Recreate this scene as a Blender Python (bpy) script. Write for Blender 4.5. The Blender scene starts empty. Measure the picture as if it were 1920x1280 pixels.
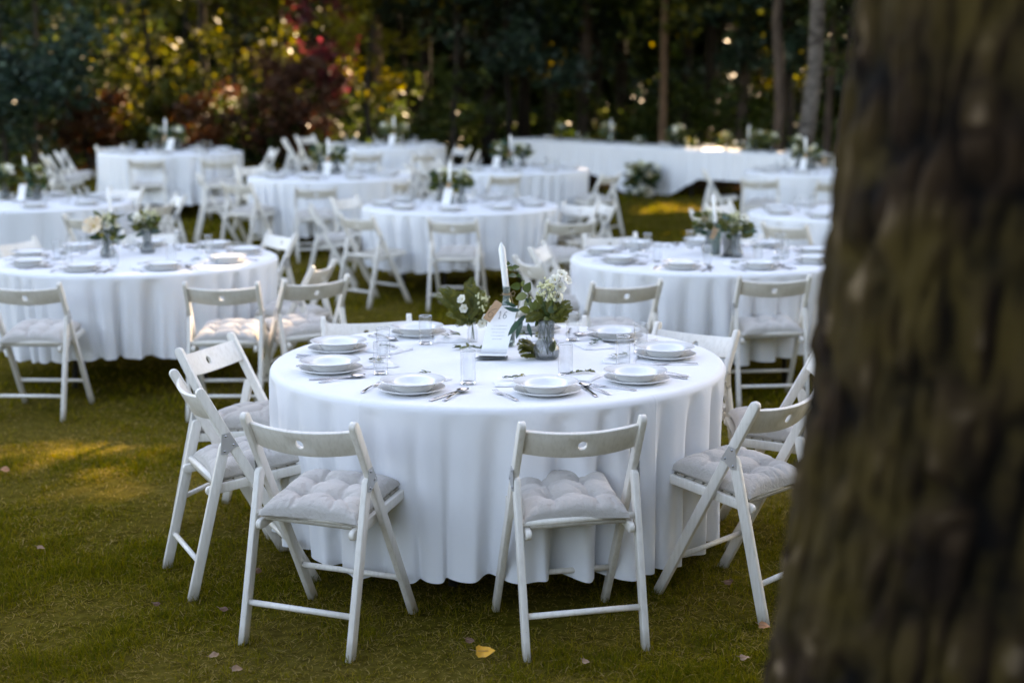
import bpy, bmesh, math, random
import numpy as np
from mathutils import Vector, Matrix

S = bpy.context.scene
COL = S.collection
R = math.radians
random.seed(7)

# ------------------------------------------------------------------ camera
FPX, PITCH, ROLL, CAM_H = 2678.8, R(9.89), R(-0.22), 1.793     # focal length in pixels of the 1920 px frame
cd = bpy.data.cameras.new('camera'); cam = bpy.data.objects.new('camera', cd); COL.objects.link(cam)
cd.sensor_width = 36.0; cd.lens = FPX * 36.0 / 1920.0
cd.clip_start = 0.05; cd.clip_end = 600.0
fw = Vector((0, math.cos(PITCH), -math.sin(PITCH))); up0 = Vector((0, math.sin(PITCH), math.cos(PITCH))); rt0 = Vector((1, 0, 0))
rt = math.cos(ROLL) * rt0 + math.sin(ROLL) * up0; up = -math.sin(ROLL) * rt0 + math.cos(ROLL) * up0
m = Matrix((rt, up, -fw)).transposed().to_4x4(); m.translation = (0, 0, CAM_H); cam.matrix_world = m
S.camera = cam
cd.dof.use_dof = True; cd.dof.focus_distance = 5.0; cd.dof.aperture_fstop = 1.7; cd.dof.aperture_blades = 0

# ------------------------------------------------------------------ sky and sun
SUN_EL, SUN_AZ = R(33), R(22)                                     # azimuth measured from the view direction towards the right
W = bpy.data.worlds.new('World'); S.world = W; W.use_nodes = True
wn = W.node_tree.nodes; wl = W.node_tree.links; bg = wn['Background']
sky = wn.new('ShaderNodeTexSky'); sky.sky_type = 'NISHITA'; sky.sun_disc = False
sky.sun_elevation = SUN_EL; sky.sun_rotation = SUN_AZ; sky.air_density = 1.0; sky.dust_density = 1.0; sky.ozone_density = 1.0
wl.new(sky.outputs['Color'], bg.inputs['Color']); bg.inputs['Strength'].default_value = 0.10
ld = bpy.data.lights.new('sun', 'SUN'); sun = bpy.data.objects.new('sun', ld); COL.objects.link(sun)
ld.energy = 4.5; ld.angle = R(0.55); ld.color = (1.0, 0.86, 0.66)
SUND = Vector((math.sin(SUN_AZ) * math.cos(SUN_EL), math.cos(SUN_AZ) * math.cos(SUN_EL), math.sin(SUN_EL)))   # towards the sun
sun.rotation_euler = SUND.to_track_quat('Z', 'Y').to_euler()
S.view_settings.view_transform = 'Standard'; S.view_settings.look = 'None'; S.view_settings.gamma = 1.0
S.view_settings.use_curve_mapping = False
S.view_settings.exposure = 3.2
S.view_settings.use_white_balance = True; S.view_settings.white_balance_temperature = 8700; S.view_settings.white_balance_tint = 18
S.render.engine = 'CYCLES'
S.cycles.use_denoising = True
S.cycles.max_bounces = 10; S.cycles.transparent_max_bounces = 24; S.cycles.transmission_bounces = 10
S.cycles.caustics_reflective = False; S.cycles.caustics_refractive = False

# ------------------------------------------------------------------ terrain and pixel helpers
def gz(y, x):
    """height of the lawn: level near the camera, rising gently beyond about twelve metres"""
    t = (np.asarray(y, float) - 12.3) / 0.9
    sp = 0.9 * np.where(t > 30, t, np.log1p(np.exp(np.clip(t, -40, 30))))
    q = np.clip((1.0 - np.asarray(x, float)) / 5.0, 0, 1); q = q * q * (3 - 2 * q)      # steeper towards the left
    return 0.055 * sp * (0.30 + 0.70 * q)
def g(y, x): return float(gz(y, x))
def ray(px, py):
    return (fw * FPX + rt * (px - 960) - up * (py - 640))
def at(px, py, h=0.0):
    """the point of the surface h above the lawn seen at this pixel of the 1920 px frame"""
    d = ray(px, py); z = h
    for _ in range(30):
        t = (z - CAM_H) / d.z
        y = d.y * t
        z = 0.5 * z + 0.5 * (h + g(y, d.x * t))
    return Vector((d.x * t, d.y * t, z))
def at_depth(px, py, y):
    d = ray(px, py); t = y / d.y
    return Vector((0, 0, CAM_H)) + d * t
def pix(p):
    d = Vector(p) - Vector((0, 0, CAM_H)); z = d.dot(fw)
    if z < 0.1: return (-9999, -9999)
    return (960 + FPX * d.dot(rt) / z, 640 - FPX * d.dot(up) / z)
def seen(p, mx=30, my=40):
    """inside the frame and not wholly behind the big trunk"""
    x, y = pix(p)
    edge = 1600 - max(0, y - 250) * 0.16
    return -mx < x < min(1920, edge + 15) and -my < y < 1280 + my

# ------------------------------------------------------------------ materials
def mat(name):
    m = bpy.data.materials.new(name); m.use_nodes = True
    return m, m.node_tree.nodes, m.node_tree.links, m.node_tree.nodes['Principled BSDF']
def noise(n, l, scale, detail=4, rough=0.6, coord='Object', vec=None):
    t = n.new('ShaderNodeTexNoise'); t.inputs['Scale'].default_value = scale; t.inputs['Detail'].default_value = detail
    t.inputs['Roughness'].default_value = rough
    if vec is None:
        c = n.new('ShaderNodeTexCoord'); l.new(c.outputs[coord], t.inputs['Vector'])
    else: l.new(vec, t.inputs['Vector'])
    return t
def ramp(n, l, src, stops):
    r = n.new('ShaderNodeValToRGB'); e = r.color_ramp.elements
    while len(e) < len(stops): e.new(0.5)
    for q, (p, c) in zip(e, stops): q.position = p; q.color = (*c, 1)
    l.new(src, r.inputs['Fac']); return r
def bump(n, l, src, b, strength, dist):
    k = n.new('ShaderNodeBump'); k.inputs['Strength'].default_value = strength; k.inputs['Distance'].default_value = dist
    l.new(src, k.inputs['Height']); l.new(k.outputs['Normal'], b.inputs['Normal']); return k
def plain(name, col, rough=0.5, metal=0.0, spec=0.5, var=0.0, scale=8, bmp=0.0, bscale=40, bdist=0.002):
    m, n, l, b = mat(name)
    b.inputs['Roughness'].default_value = rough; b.inputs['Metallic'].default_value = metal
    b.inputs['Specular IOR Level'].default_value = spec
    if var:
        t = noise(n, l, scale)
        r = ramp(n, l, t.outputs['Fac'], [(0.25, tuple(c * (1 - var) for c in col)), (0.75, tuple(min(1, c * (1 + var)) for c in col))])
        l.new(r.outputs['Color'], b.inputs['Base Color'])
    else: b.inputs['Base Color'].default_value = (*col, 1)
    if bmp:
        t2 = noise(n, l, bscale, 5); bump(n, l, t2.outputs['Fac'], b, bmp, bdist)
    return m
def leafmat(name, cols, transl=0.35, rough=0.45, spec=0.4, attr='tone'):
    """leaf: colour picked by a per-leaf attribute, light shines through"""
    m, n, l, b = mat(name)
    a = n.new('ShaderNodeAttribute'); a.attribute_name = attr
    k = len(cols)
    r = ramp(n, l, a.outputs['Fac'], [(i / (k - 1), c) for i, c in enumerate(cols)])
    l.new(r.outputs['Color'], b.inputs['Base Color']); b.inputs['Roughness'].default_value = rough
    b.inputs['Specular IOR Level'].default_value = spec
    t = n.new('ShaderNodeBsdfTranslucent')
    hs = n.new('ShaderNodeHueSaturation'); hs.inputs['Saturation'].default_value = 1.1; hs.inputs['Value'].default_value = 1.7
    hs.inputs['Hue'].default_value = 0.49
    l.new(r.outputs['Color'], hs.inputs['Color']); l.new(hs.outputs['Color'], t.inputs['Color'])
    mx = n.new('ShaderNodeMixShader'); mx.inputs['Fac'].default_value = transl
    l.new(b.outputs['BSDF'], mx.inputs[1]); l.new(t.outputs['BSDF'], mx.inputs[2])
    l.new(mx.outputs['Shader'], n['Material Output'].inputs['Surface'])
    return m

M = {}
# painted chair wood: faint grain along the piece, slight scuffs
m_, n_, l_, b_ = mat('painted_wood')
oi = n_.new('ShaderNodeObjectInfo')
tc = n_.new('ShaderNodeTexCoord'); mp = n_.new('ShaderNodeMapping'); mp.inputs['Scale'].default_value = (60, 60, 6)
l_.new(tc.outputs['Object'], mp.inputs['Vector'])
gn = noise(n_, l_, 1.5, 5, 0.6, vec=mp.outputs['Vector'])
sc = noise(n_, l_, 7, 6, 0.7)
rr = ramp(n_, l_, sc.outputs['Fac'], [(0.26, (0.60, 0.55, 0.47)), (0.38, (0.77, 0.725, 0.655)), (0.8, (0.81, 0.775, 0.715))])
hv = n_.new('ShaderNodeHueSaturation'); mr = n_.new('ShaderNodeMapRange'); mr.inputs['To Min'].default_value = 0.92; mr.inputs['To Max'].default_value = 1.04
l_.new(oi.outputs['Random'], mr.inputs['Value']); l_.new(mr.outputs['Result'], hv.inputs['Value'])
# soil and grass stains on the lowest centimetres of the feet
gr_ = ramp(n_, l_, gn.outputs['Fac'], [(0.30, (0.88, 0.87, 0.85)), (0.55, (1.0, 1.0, 1.0))])
ch_ = noise(n_, l_, 38, 3, 0.5); cr_ = ramp(n_, l_, ch_.outputs['Fac'], [(0.235, (0.62, 0.56, 0.48)), (0.26, (1, 1, 1))])
mg_ = n_.new('ShaderNodeMix'); mg_.data_type = 'RGBA'; mg_.blend_type = 'MULTIPLY'; mg_.inputs[0].default_value = 1.0
l_.new(rr.outputs['Color'], mg_.inputs[6]); l_.new(gr_.outputs['Color'], mg_.inputs[7])
mh_ = n_.new('ShaderNodeMix'); mh_.data_type = 'RGBA'; mh_.blend_type = 'MULTIPLY'; mh_.inputs[0].default_value = 1.0
l_.new(mg_.outputs[2], mh_.inputs[6]); l_.new(cr_.outputs['Color'], mh_.inputs[7])
sz_ = n_.new('ShaderNodeSeparateXYZ'); l_.new(tc.outputs['Object'], sz_.inputs['Vector'])
zd = n_.new('ShaderNodeMath'); zd.operation = 'MULTIPLY_ADD'; zd.inputs[1].default_value = -0.09; l_.new(sc.outputs['Fac'], zd.inputs[0]); l_.new(sz_.outputs['Z'], zd.inputs[2])
zr = n_.new('ShaderNodeMapRange'); zr.inputs['From Min'].default_value = -0.055; zr.inputs['From Max'].default_value = 0.02; zr.inputs['To Min'].default_value = 0.75; zr.inputs['To Max'].default_value = 0.0
l_.new(zd.outputs['Value'], zr.inputs['Value'])
ds = n_.new('ShaderNodeMix'); ds.data_type = 'RGBA'; l_.new(zr.outputs['Result'], ds.inputs[0]); l_.new(mh_.outputs[2], ds.inputs[6]); ds.inputs[7].default_value = (0.16, 0.13, 0.07, 1)
l_.new(ds.outputs[2], hv.inputs['Color']); l_.new(hv.outputs['Color'], b_.inputs['Base Color'])
b_.inputs['Roughness'].default_value = 0.42
bump(n_, l_, gn.outputs['Fac'], b_, 0.25, 0.0012)
M['paint'] = m_
M['steel_plate'] = plain('zinc_plate', (0.52, 0.52, 0.52), 0.4, 0.7)
M['slot'] = plain('dark_slot', (0.04, 0.035, 0.03), 0.8)
# linen cushion with fine creases
m_, n_, l_, b_ = mat('linen_cushion')
tc = n_.new('ShaderNodeTexCoord')
wv = noise(n_, l_, 420, 2); cr = noise(n_, l_, 26, 6, 0.62)
cr.inputs['Distortion'].default_value = 1.6
mm = n_.new('ShaderNodeMath'); mm.operation = 'MULTIPLY_ADD'; mm.inputs[1].default_value = 0.12
l_.new(wv.outputs['Fac'], mm.inputs[0]); l_.new(cr.outputs['Fac'], mm.inputs[2])
bump(n_, l_, mm.outputs['Value'], b_, 0.8, 0.009)
oi = n_.new('ShaderNodeObjectInfo')
rr = ramp(n_, l_, oi.outputs['Random'], [(0, (0.45, 0.415, 0.375)), (1, (0.53, 0.495, 0.455))]); l_.new(rr.outputs['Color'], b_.inputs['Base Color'])
b_.inputs['Roughness'].default_value = 0.85; b_.inputs['Sheen Weight'].default_value = 0.15
M['linen'] = m_
# table cloth
m_, n_, l_, b_ = mat('white_tablecloth')
b_.inputs['Base Color'].default_value = (0.80, 0.81, 0.83, 1); b_.inputs['Roughness'].default_value = 0.75
b_.inputs['Sheen Weight'].default_value = 0.1
wv = noise(n_, l_, 500, 2); cr = noise(n_, l_, 5.5, 5, 0.55); cr.inputs['Distortion'].default_value = 0.8
mm = n_.new('ShaderNodeMath'); mm.operation = 'MULTIPLY_ADD'; mm.inputs[1].default_value = 0.04
l_.new(wv.outputs['Fac'], mm.inputs[0]); l_.new(cr.outputs['Fac'], mm.inputs[2])
cs = n_.new('ShaderNodeTexCoord'); sx_ = n_.new('ShaderNodeSeparateXYZ'); l_.new(cs.outputs['Object'], sx_.inputs['Vector'])
def pressed(out, step, off):
    a_ = n_.new('ShaderNodeMath'); a_.operation = 'ADD'; a_.inputs[1].default_value = off; l_.new(out, a_.inputs[0])
    p_ = n_.new('ShaderNodeMath'); p_.operation = 'PINGPONG'; p_.inputs[1].default_value = step; l_.new(a_.outputs['Value'], p_.inputs[0])
    q_ = n_.new('ShaderNodeMapRange'); q_.inputs['From Max'].default_value = 0.006; q_.inputs['To Min'].default_value = 0.18; q_.inputs['To Max'].default_value = 0.0; l_.new(p_.outputs['Value'], q_.inputs['Value'])
    return q_.outputs['Result']
s1 = n_.new('ShaderNodeMath'); l_.new(pressed(sx_.outputs['X'], .43, .2), s1.inputs[0]); l_.new(pressed(sx_.outputs['Y'], .43, .1), s1.inputs[1])
s2 = n_.new('ShaderNodeMath'); l_.new(s1.outputs['Value'], s2.inputs[0]); l_.new(mm.outputs['Value'], s2.inputs[1])
bump(n_, l_, s2.outputs['Value'], b_, 0.4, 0.012)
t_ = n_.new('ShaderNodeBsdfTranslucent'); t_.inputs['Color'].default_value = (0.8, 0.81, 0.83, 1)
mx_ = n_.new('ShaderNodeMixShader'); mx_.inputs['Fac'].default_value = 0.06
l_.new(b_.outputs['BSDF'], mx_.inputs[1]); l_.new(t_.outputs['BSDF'], mx_.inputs[2]); l_.new(mx_.outputs['Shader'], n_['Material Output'].inputs['Surface'])
M['cloth'] = m_
M['porcelain'] = plain('white_porcelain', (0.78, 0.78, 0.775), 0.10, 0, 0.6)
M['steel'] = plain('polished_steel', (0.55, 0.55, 0.56), 0.16, 1.0)
M['napkin'] = plain('white_napkin', (0.80, 0.80, 0.81), 0.85, 0, 0.2, bmp=0.4, bscale=60, bdist=0.003)
m_, n_, l_, b_ = mat('clear_glass')
b_.inputs['Transmission Weight'].default_value = 1.0; b_.inputs['Roughness'].default_value = 0.0; b_.inputs['IOR'].default_value = 1.45
b_.inputs['Base Color'].default_value = (0.97, 0.985, 0.98, 1)
def thin_glass(name, face, edge, rough=0.0, real=0.0):
    m, n, l, b = mat(name)
    lw = n.new('ShaderNodeLayerWeight'); lw.inputs['Blend'].default_value = 0.35
    cr = ramp(n, l, lw.outputs['Facing'], [(0.55, face), (0.93, edge)])
    tr = n.new('ShaderNodeBsdfTransparent'); l.new(cr.outputs['Color'], tr.inputs['Color'])
    gl = n.new('ShaderNodeBsdfGlossy'); gl.inputs['Roughness'].default_value = rough
    fr = n.new('ShaderNodeMath'); fr.operation = 'POWER'; fr.inputs[1].default_value = 4.0; l.new(lw.outputs['Facing'], fr.inputs[0])
    f2 = n.new('ShaderNodeMath'); f2.operation = 'MULTIPLY_ADD'; f2.inputs[1].default_value = 0.45; f2.inputs[2].default_value = 0.03; l.new(fr.outputs['Value'], f2.inputs[0])
    ms = n.new('ShaderNodeMixShader'); l.new(f2.outputs['Value'], ms.inputs['Fac']); l.new(tr.outputs['BSDF'], ms.inputs[1]); l.new(gl.outputs['BSDF'], ms.inputs[2])
    if real:
        b.inputs['Transmission Weight'].default_value = 1.0; b.inputs['Roughness'].default_value = 0.0; b.inputs['IOR'].default_value = 1.45; b.inputs['Base Color'].default_value = (*face, 1)
        m3 = n.new('ShaderNodeMixShader'); m3.inputs['Fac'].default_value = real; l.new(ms.outputs['Shader'], m3.inputs[1]); l.new(b.outputs['BSDF'], m3.inputs[2])
        l.new(m3.outputs['Shader'], n['Material Output'].inputs['Surface'])
    else: l.new(ms.outputs['Shader'], n['Material Output'].inputs['Surface'])
    return m
M['glass'] = thin_glass('thin_clear_glass', (0.975, 0.98, 0.98), (0.42, 0.45, 0.45), 0.0, 0.06)
M['glass_solid'] = m_
m_, n_, l_, b_ = mat('smoky_glass')
b_.inputs['Transmission Weight'].default_value = 0.9; b_.inputs['Roughness'].default_value = 0.03; b_.inputs['IOR'].default_value = 1.45
b_.inputs['Base Color'].default_value = (0.55, 0.60, 0.60, 1)
M['vase_glass'] = thin_glass('smoky_vase_glass', (0.74, 0.76, 0.76), (0.45, 0.48, 0.48), 0.02, 0.25)
m_, n_, l_, b_ = mat('bottle_glass')
b_.inputs['Transmission Weight'].default_value = 0.75; b_.inputs['Roughness'].default_value = 0.05; b_.inputs['IOR'].default_value = 1.45
b_.inputs['Base Color'].default_value = (0.45, 0.55, 0.50, 1)
M['bottle'] = m_
m_, n_, l_, b_ = mat('candle_wax')
b_.inputs['Base Color'].default_value = (0.88, 0.87, 0.83, 1); b_.inputs['Roughness'].default_value = 0.35
b_.inputs['Subsurface Weight'].default_value = 0.2; b_.inputs['Subsurface Radius'].default_value = (0.01, 0.008, 0.006)
M['wax'] = m_
M['wick'] = plain('wick', (0.6, 0.58, 0.52), 0.9)
M['card'] = plain('white_card', (0.82, 0.82, 0.82), 0.6, bmp=0.05)
M['card_dark'] = plain('grey_blue_card', (0.10, 0.12, 0.125), 0.7)
M['ink'] = plain('black_ink', (0.02, 0.02, 0.025), 0.6)
M['ink_grey'] = plain('pale_ink', (0.45, 0.45, 0.46), 0.7)
M['kraft'] = plain('kraft_paper', (0.50, 0.31, 0.18), 0.8, var=0.12, scale=60)
M['twine'] = plain('jute_twine', (0.34, 0.23, 0.13), 0.9)
M['table_leg'] = plain('dark_metal', (0.03, 0.03, 0.032), 0.5)
M['table_board'] = plain('table_board', (0.25, 0.24, 0.22), 0.7)
M['stem'] = plain('green_stem', (0.07, 0.11, 0.03), 0.6)
M['rose_leaf'] = leafmat('rose_leaf', [(0.034, 0.058, 0.012), (0.070, 0.095, 0.018), (0.12, 0.135, 0.026)], 0.2, 0.32, 0.5)
M['fern_leaf'] = leafmat('fern_leaf', [(0.050, 0.058, 0.010), (0.110, 0.112, 0.016), (0.22, 0.195, 0.030)], 0.25, 0.45)
M['ruscus'] = leafmat('ruscus_leaf', [(0.012, 0.045, 0.028), (0.02, 0.06, 0.04), (0.035, 0.09, 0.05)], 0.15, 0.3, 0.5)
M['petal'] = leafmat('white_petal', [(0.78, 0.76, 0.68), (0.82, 0.81, 0.75), (0.84, 0.84, 0.80)], 0.25, 0.6, 0.2)
M['petal_cream'] = leafmat('cream_petal', [(0.80, 0.66, 0.48), (0.82, 0.74, 0.60), (0.83, 0.78, 0.68)], 0.25, 0.6, 0.2)
M['petal_core'] = plain('flower_heart', (0.55, 0.42, 0.10), 0.8)
M['bud'] = plain('pale_bud', (0.66, 0.64, 0.38), 0.7)
M['leaf_yellow'] = plain('fallen_yellow', (0.72, 0.33, 0.02), 0.55, var=0.25, scale=60)
M['leaf_orange'] = plain('fallen_orange', (0.40, 0.17, 0.07), 0.6, var=0.25, scale=60)
M['leaf_tan'] = plain('fallen_tan', (0.32, 0.19, 0.11), 0.7, var=0.3, scale=60)
M['leaf_brown'] = plain('fallen_brown', (0.14, 0.065, 0.035), 0.7, var=0.3, scale=60)

# ------------------------------------------------------------------ object helpers
def link(name, me, parent=None, loc=(0, 0, 0), rot=None):
    o = bpy.data.objects.new(name, me); COL.objects.link(o)
    if parent is not None: o.parent = parent
    o.location = loc
    if rot is not None: o.rotation_euler = rot
    return o
def tag(o, label=None, cat=None, group=None, kind=None):
    if label: o['label'] = label
    if cat: o['category'] = cat
    if group: o['group'] = group
    if kind: o['kind'] = kind
    return o
def empty(name, loc, rz=0.0, label=None, cat=None, group=None):
    o = bpy.data.objects.new(name, None); COL.objects.link(o); o.empty_display_size = 0.1
    o.location = loc; o.rotation_euler = (0, 0, rz)
    return tag(o, label, cat, group)
def pydata(name, V, F, material, smooth=False, attr=None):
    me = bpy.data.meshes.new(name)
    me.from_pydata([tuple(v) for v in V], [], [tuple(f) for f in F]); me.update()
    if smooth: me.polygons.foreach_set('use_smooth', [True] * len(me.polygons))
    for mm in (material if isinstance(material, (list, tuple)) else [material]): me.materials.append(mm)
    if attr is not None:
        a = me.attributes.new('tone', 'FLOAT', 'POINT'); a.data.foreach_set('value', np.asarray(attr, np.float32))
    return me
def npmesh(name, V, F, material, smooth=False, tone=None):
    """fast mesh from numpy arrays; F is (n,k) with constant k"""
    me = bpy.data.meshes.new(name); V = np.asarray(V, np.float32); F = np.asarray(F, np.int32)
    n, k = F.shape
    me.vertices.add(len(V)); me.vertices.foreach_set('co', V.ravel())
    me.loops.add(n * k); me.loops.foreach_set('vertex_index', F.ravel())
    me.polygons.add(n); me.polygons.foreach_set('loop_start', np.arange(0, n * k, k, dtype=np.int32))
    me.polygons.foreach_set('loop_total', np.full(n, k, np.int32))
    if smooth: me.polygons.foreach_set('use_smooth', np.ones(n, bool))
    me.update(calc_edges=True); me.materials.append(material)
    if tone is not None:
        a = me.attributes.new('tone', 'FLOAT', 'POINT'); a.data.foreach_set('value', np.asarray(tone, np.float32))
    return me
def copy_tree(o, loc, rz, label=None, group=None, rot=None):
    c = o.copy(); COL.objects.link(c); c.location = loc
    c.rotation_euler = rot if rot else (0, 0, rz)
    if label: c['label'] = label
    if group: c['group'] = group
    for ch in o.children:
        d = ch.copy(); COL.objects.link(d); d.parent = c
        for gch in ch.children:
            e = gch.copy(); COL.objects.link(e); e.parent = d
    return c

class MB:
    """collects several shapes into one mesh"""
    def __init__(s): s.V = []; s.F = []; s.mi = []; s.T = []
    def add(s, V, F, mi=0, tone=0.5):
        b = len(s.V); s.V += [tuple(v) for v in V]; s.F += [tuple(i + b for i in f) for f in F]; s.mi += [mi] * len(F)
        s.T += [tone] * len(V)
    def tube(s, pts, rad, seg=8, mi=0, tone=0.5, cap=True):
        pts = [Vector(p) for p in pts]; n = len(pts)
        rad = rad if hasattr(rad, '__len__') else [rad] * n
        V = []; F = []; prev = None
        for i, p in enumerate(pts):
            t = (pts[min(i + 1, n - 1)] - pts[max(i - 1, 0)]).normalized()
            if prev is None:
                a = t.orthogonal().normalized()
            else:
                a = (prev - t * prev.dot(t))
                a = a.normalized() if a.length > 1e-6 else t.orthogonal().normalized()
            prev = a; b = t.cross(a)
            for k in range(seg):
                w = 2 * math.pi * k / seg
                V.append(p + (a * math.cos(w) + b * math.sin(w)) * rad[i])
        for i in range(n - 1):
            for k in range(seg):
                F.append((i * seg + k, i * seg + (k + 1) % seg, (i + 1) * seg + (k + 1) % seg, (i + 1) * seg + k))
        if cap: F.append(tuple(range(seg))[::-1]); F.append(tuple((n - 1) * seg + k for k in range(seg)))
        s.add(V, F, mi, tone)
    def lathe(s, prof, seg=32, mi=0, c=(0, 0, 0), rib=None):
        """prof: list of (r, z); closed where r is 0"""
        V = []; F = []
        for i, (r_, z_) in enumerate(prof):
            for k in range(seg):
                w = 2 * math.pi * k / seg
                q = r_ * (1 + (rib(z_, w) if rib else 0))
                V.append((c[0] + q * math.cos(w), c[1] + q * math.sin(w), c[2] + z_))
        for i in range(len(prof) - 1):
            for k in range(seg):
                F.append((i * seg + k, i * seg + (k + 1) % seg, (i + 1) * seg + (k + 1) % seg, (i + 1) * seg + k))
        s.add(V, F, mi)
    def box(s, c, h, mi=0):
        V = [(c[0] + sx * h[0], c[1] + sy * h[1], c[2] + sz * h[2]) for sx in (-1, 1) for sy in (-1, 1) for sz in (-1, 1)]
        s.add(V, [(0, 1, 3, 2), (4, 6, 7, 5), (0, 4, 5, 1), (2, 3, 7, 6), (0, 2, 6, 4), (1, 5, 7, 3)], mi)
    def mesh(s, name, mats, smooth=True, clean=True):
        me = pydata(name, s.V, s.F, mats, smooth, s.T)
        if isinstance(mats, (list, tuple)) and len(mats) > 1: me.polygons.foreach_set('material_index', s.mi)
        if clean:
            bm = bmesh.new(); bm.from_mesh(me)
            bmesh.ops.remove_doubles(bm, verts=bm.verts, dist=1e-6)
            bmesh.ops.recalc_face_normals(bm, faces=bm.faces); bm.to_mesh(me); bm.free()
        return me
def bev(me, w=0.003, seg=2, ang=40):
    bm = bmesh.new(); bm.from_mesh(me)
    bmesh.ops.recalc_face_normals(bm, faces=bm.faces)
    es = [e for e in bm.edges if len(e.link_faces) == 2 and e.calc_face_angle(0) > R(ang)]
    bmesh.ops.bevel(bm, geom=es, offset=w, segments=seg, affect='EDGES', profile=0.5, clamp_overlap=True)
    bm.to_mesh(me); bm.free()
    me.polygons.foreach_set('use_smooth', [True] * len(me.polygons))
    return me
def beam(name, p0, p1, x, wx, d, material, round0=True, round1=False, w=0.003):
    """flat bar lying in a plane x = const between two (y,z) points, ends rounded or straight on the ground"""
    a = Vector((0, *p0)); b = Vector((0, *p1)); t = (b - a).normalized(); n = Vector((0, -t.z, t.y))
    out = []
    def end(c, dirv, rnd):
        if rnd:
            for k in range(7):
                th = math.pi * k / 6
                out.append(c - dirv * (d / 2) + dirv * (math.sin(th) * d / 2) + (n if dirv.dot(t) > 0 else -n) * (-math.cos(th)) * d / 2)
        else:
            s_ = n if dirv.dot(t) > 0 else -n
            for q in (-1, 1):
                e = c + s_ * q * d / 2
                if dirv.z < -0.5: e = e + t * ((c.z - e.z) / t.z)     # cut level with the ground
                out.append(e)
    end(b, t, round1); end(a, -t, round0)
    N = len(out)
    V = [(x - wx / 2, p.y, p.z) for p in out] + [(x + wx / 2, p.y, p.z) for p in out]
    F = [tuple(range(N)), tuple(range(2 * N - 1, N - 1, -1))] + [(i, i + N, (i + 1) % N + N, (i + 1) % N) for i in range(N)]
    me = pydata(name, V, F, material)
    return bev(me, w, 2)

# ------------------------------------------------------------------ ground
def build_ground():
    ys = np.concatenate([np.linspace(-30, 0, 16), np.linspace(0.5, 30, 60), np.linspace(31, 60, 30), np.array([70, 90, 120, 180, 300])])
    xs = np.concatenate([np.array([-300, -180, -100, -60, -40]), np.linspace(-30, 30, 61), np.array([40, 60, 100, 180, 300])])
    X, Y = np.meshgrid(xs, ys)
    Z = gz(np.minimum(Y, 60), X)
    V = np.stack([X.ravel(), Y.ravel(), Z.ravel()], 1); nx = len(xs)
    i = np.arange(len(ys) - 1)[:, None] * nx + np.arange(nx - 1)[None]
    F = np.stack([i, i + 1, i + nx + 1, i + nx], -1).reshape(-1, 4)
    m_, n_, l_, b_ = mat('lawn_soil')
    a = noise(n_, l_, 0.9, 5, 0.6); c = noise(n_, l_, 22, 6, 0.7)
    ra = ramp(n_, l_, a.outputs['Fac'], [(0.35, (0.080, 0.070, 0.007)), (0.6, (0.14, 0.105, 0.022))])
    rc = ramp(n_, l_, c.outputs['Fac'], [(0.3, (0.35, 0.33, 0.3)), (0.7, (1.1, 1.1, 1.1))])
    mx = n_.new('ShaderNodeMix'); mx.data_type = 'RGBA'; mx.blend_type = 'MULTIPLY'; mx.inputs[0].default_value = 1.0
    l_.new(ra.outputs['Color'], mx.inputs[6]); l_.new(rc.outputs['Color'], mx.inputs[7])
    # forest floor beyond the lawn: brown litter
    ge = n_.new('ShaderNodeTexCoord'); sp = n_.new('ShaderNodeSeparateXYZ'); l_.new(ge.outputs['Object'], sp.inputs['Vector'])
    ad = n_.new('ShaderNodeMath'); ad.operation = 'MULTIPLY_ADD'; ad.inputs[1].default_value = 3.0
    l_.new(a.outputs['Fac'], ad.inputs[0]); l_.new(sp.outputs['Y'], ad.inputs[2])
    mr = n_.new('ShaderNodeMapRange'); mr.inputs['From Min'].default_value = 23.5; mr.inputs['From Max'].default_value = 25.0
    l_.new(ad.outputs['Value'], mr.inputs['Value'])
    m2 = n_.new('ShaderNodeMix'); m2.data_type = 'RGBA'; l_.new(mr.outputs['Result'], m2.inputs[0]); l_.new(mx.outputs[2], m2.inputs[6])
    m2.inputs[7].default_value = (0.035, 0.022, 0.012, 1)
    l_.new(m2.outputs[2], b_.inputs['Base Color']); b_.inputs['Roughness'].default_value = 0.95; b_.inputs['Specular IOR Level'].default_value = 0.0
    bump(n_, l_, c.outputs['Fac'], b_, 0.8, 0.02)
    tag(link('ground', npmesh('ground', V, F, m_, True)), 'mown lawn ground under the party tables', None, None, 'structure')
build_ground()

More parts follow.
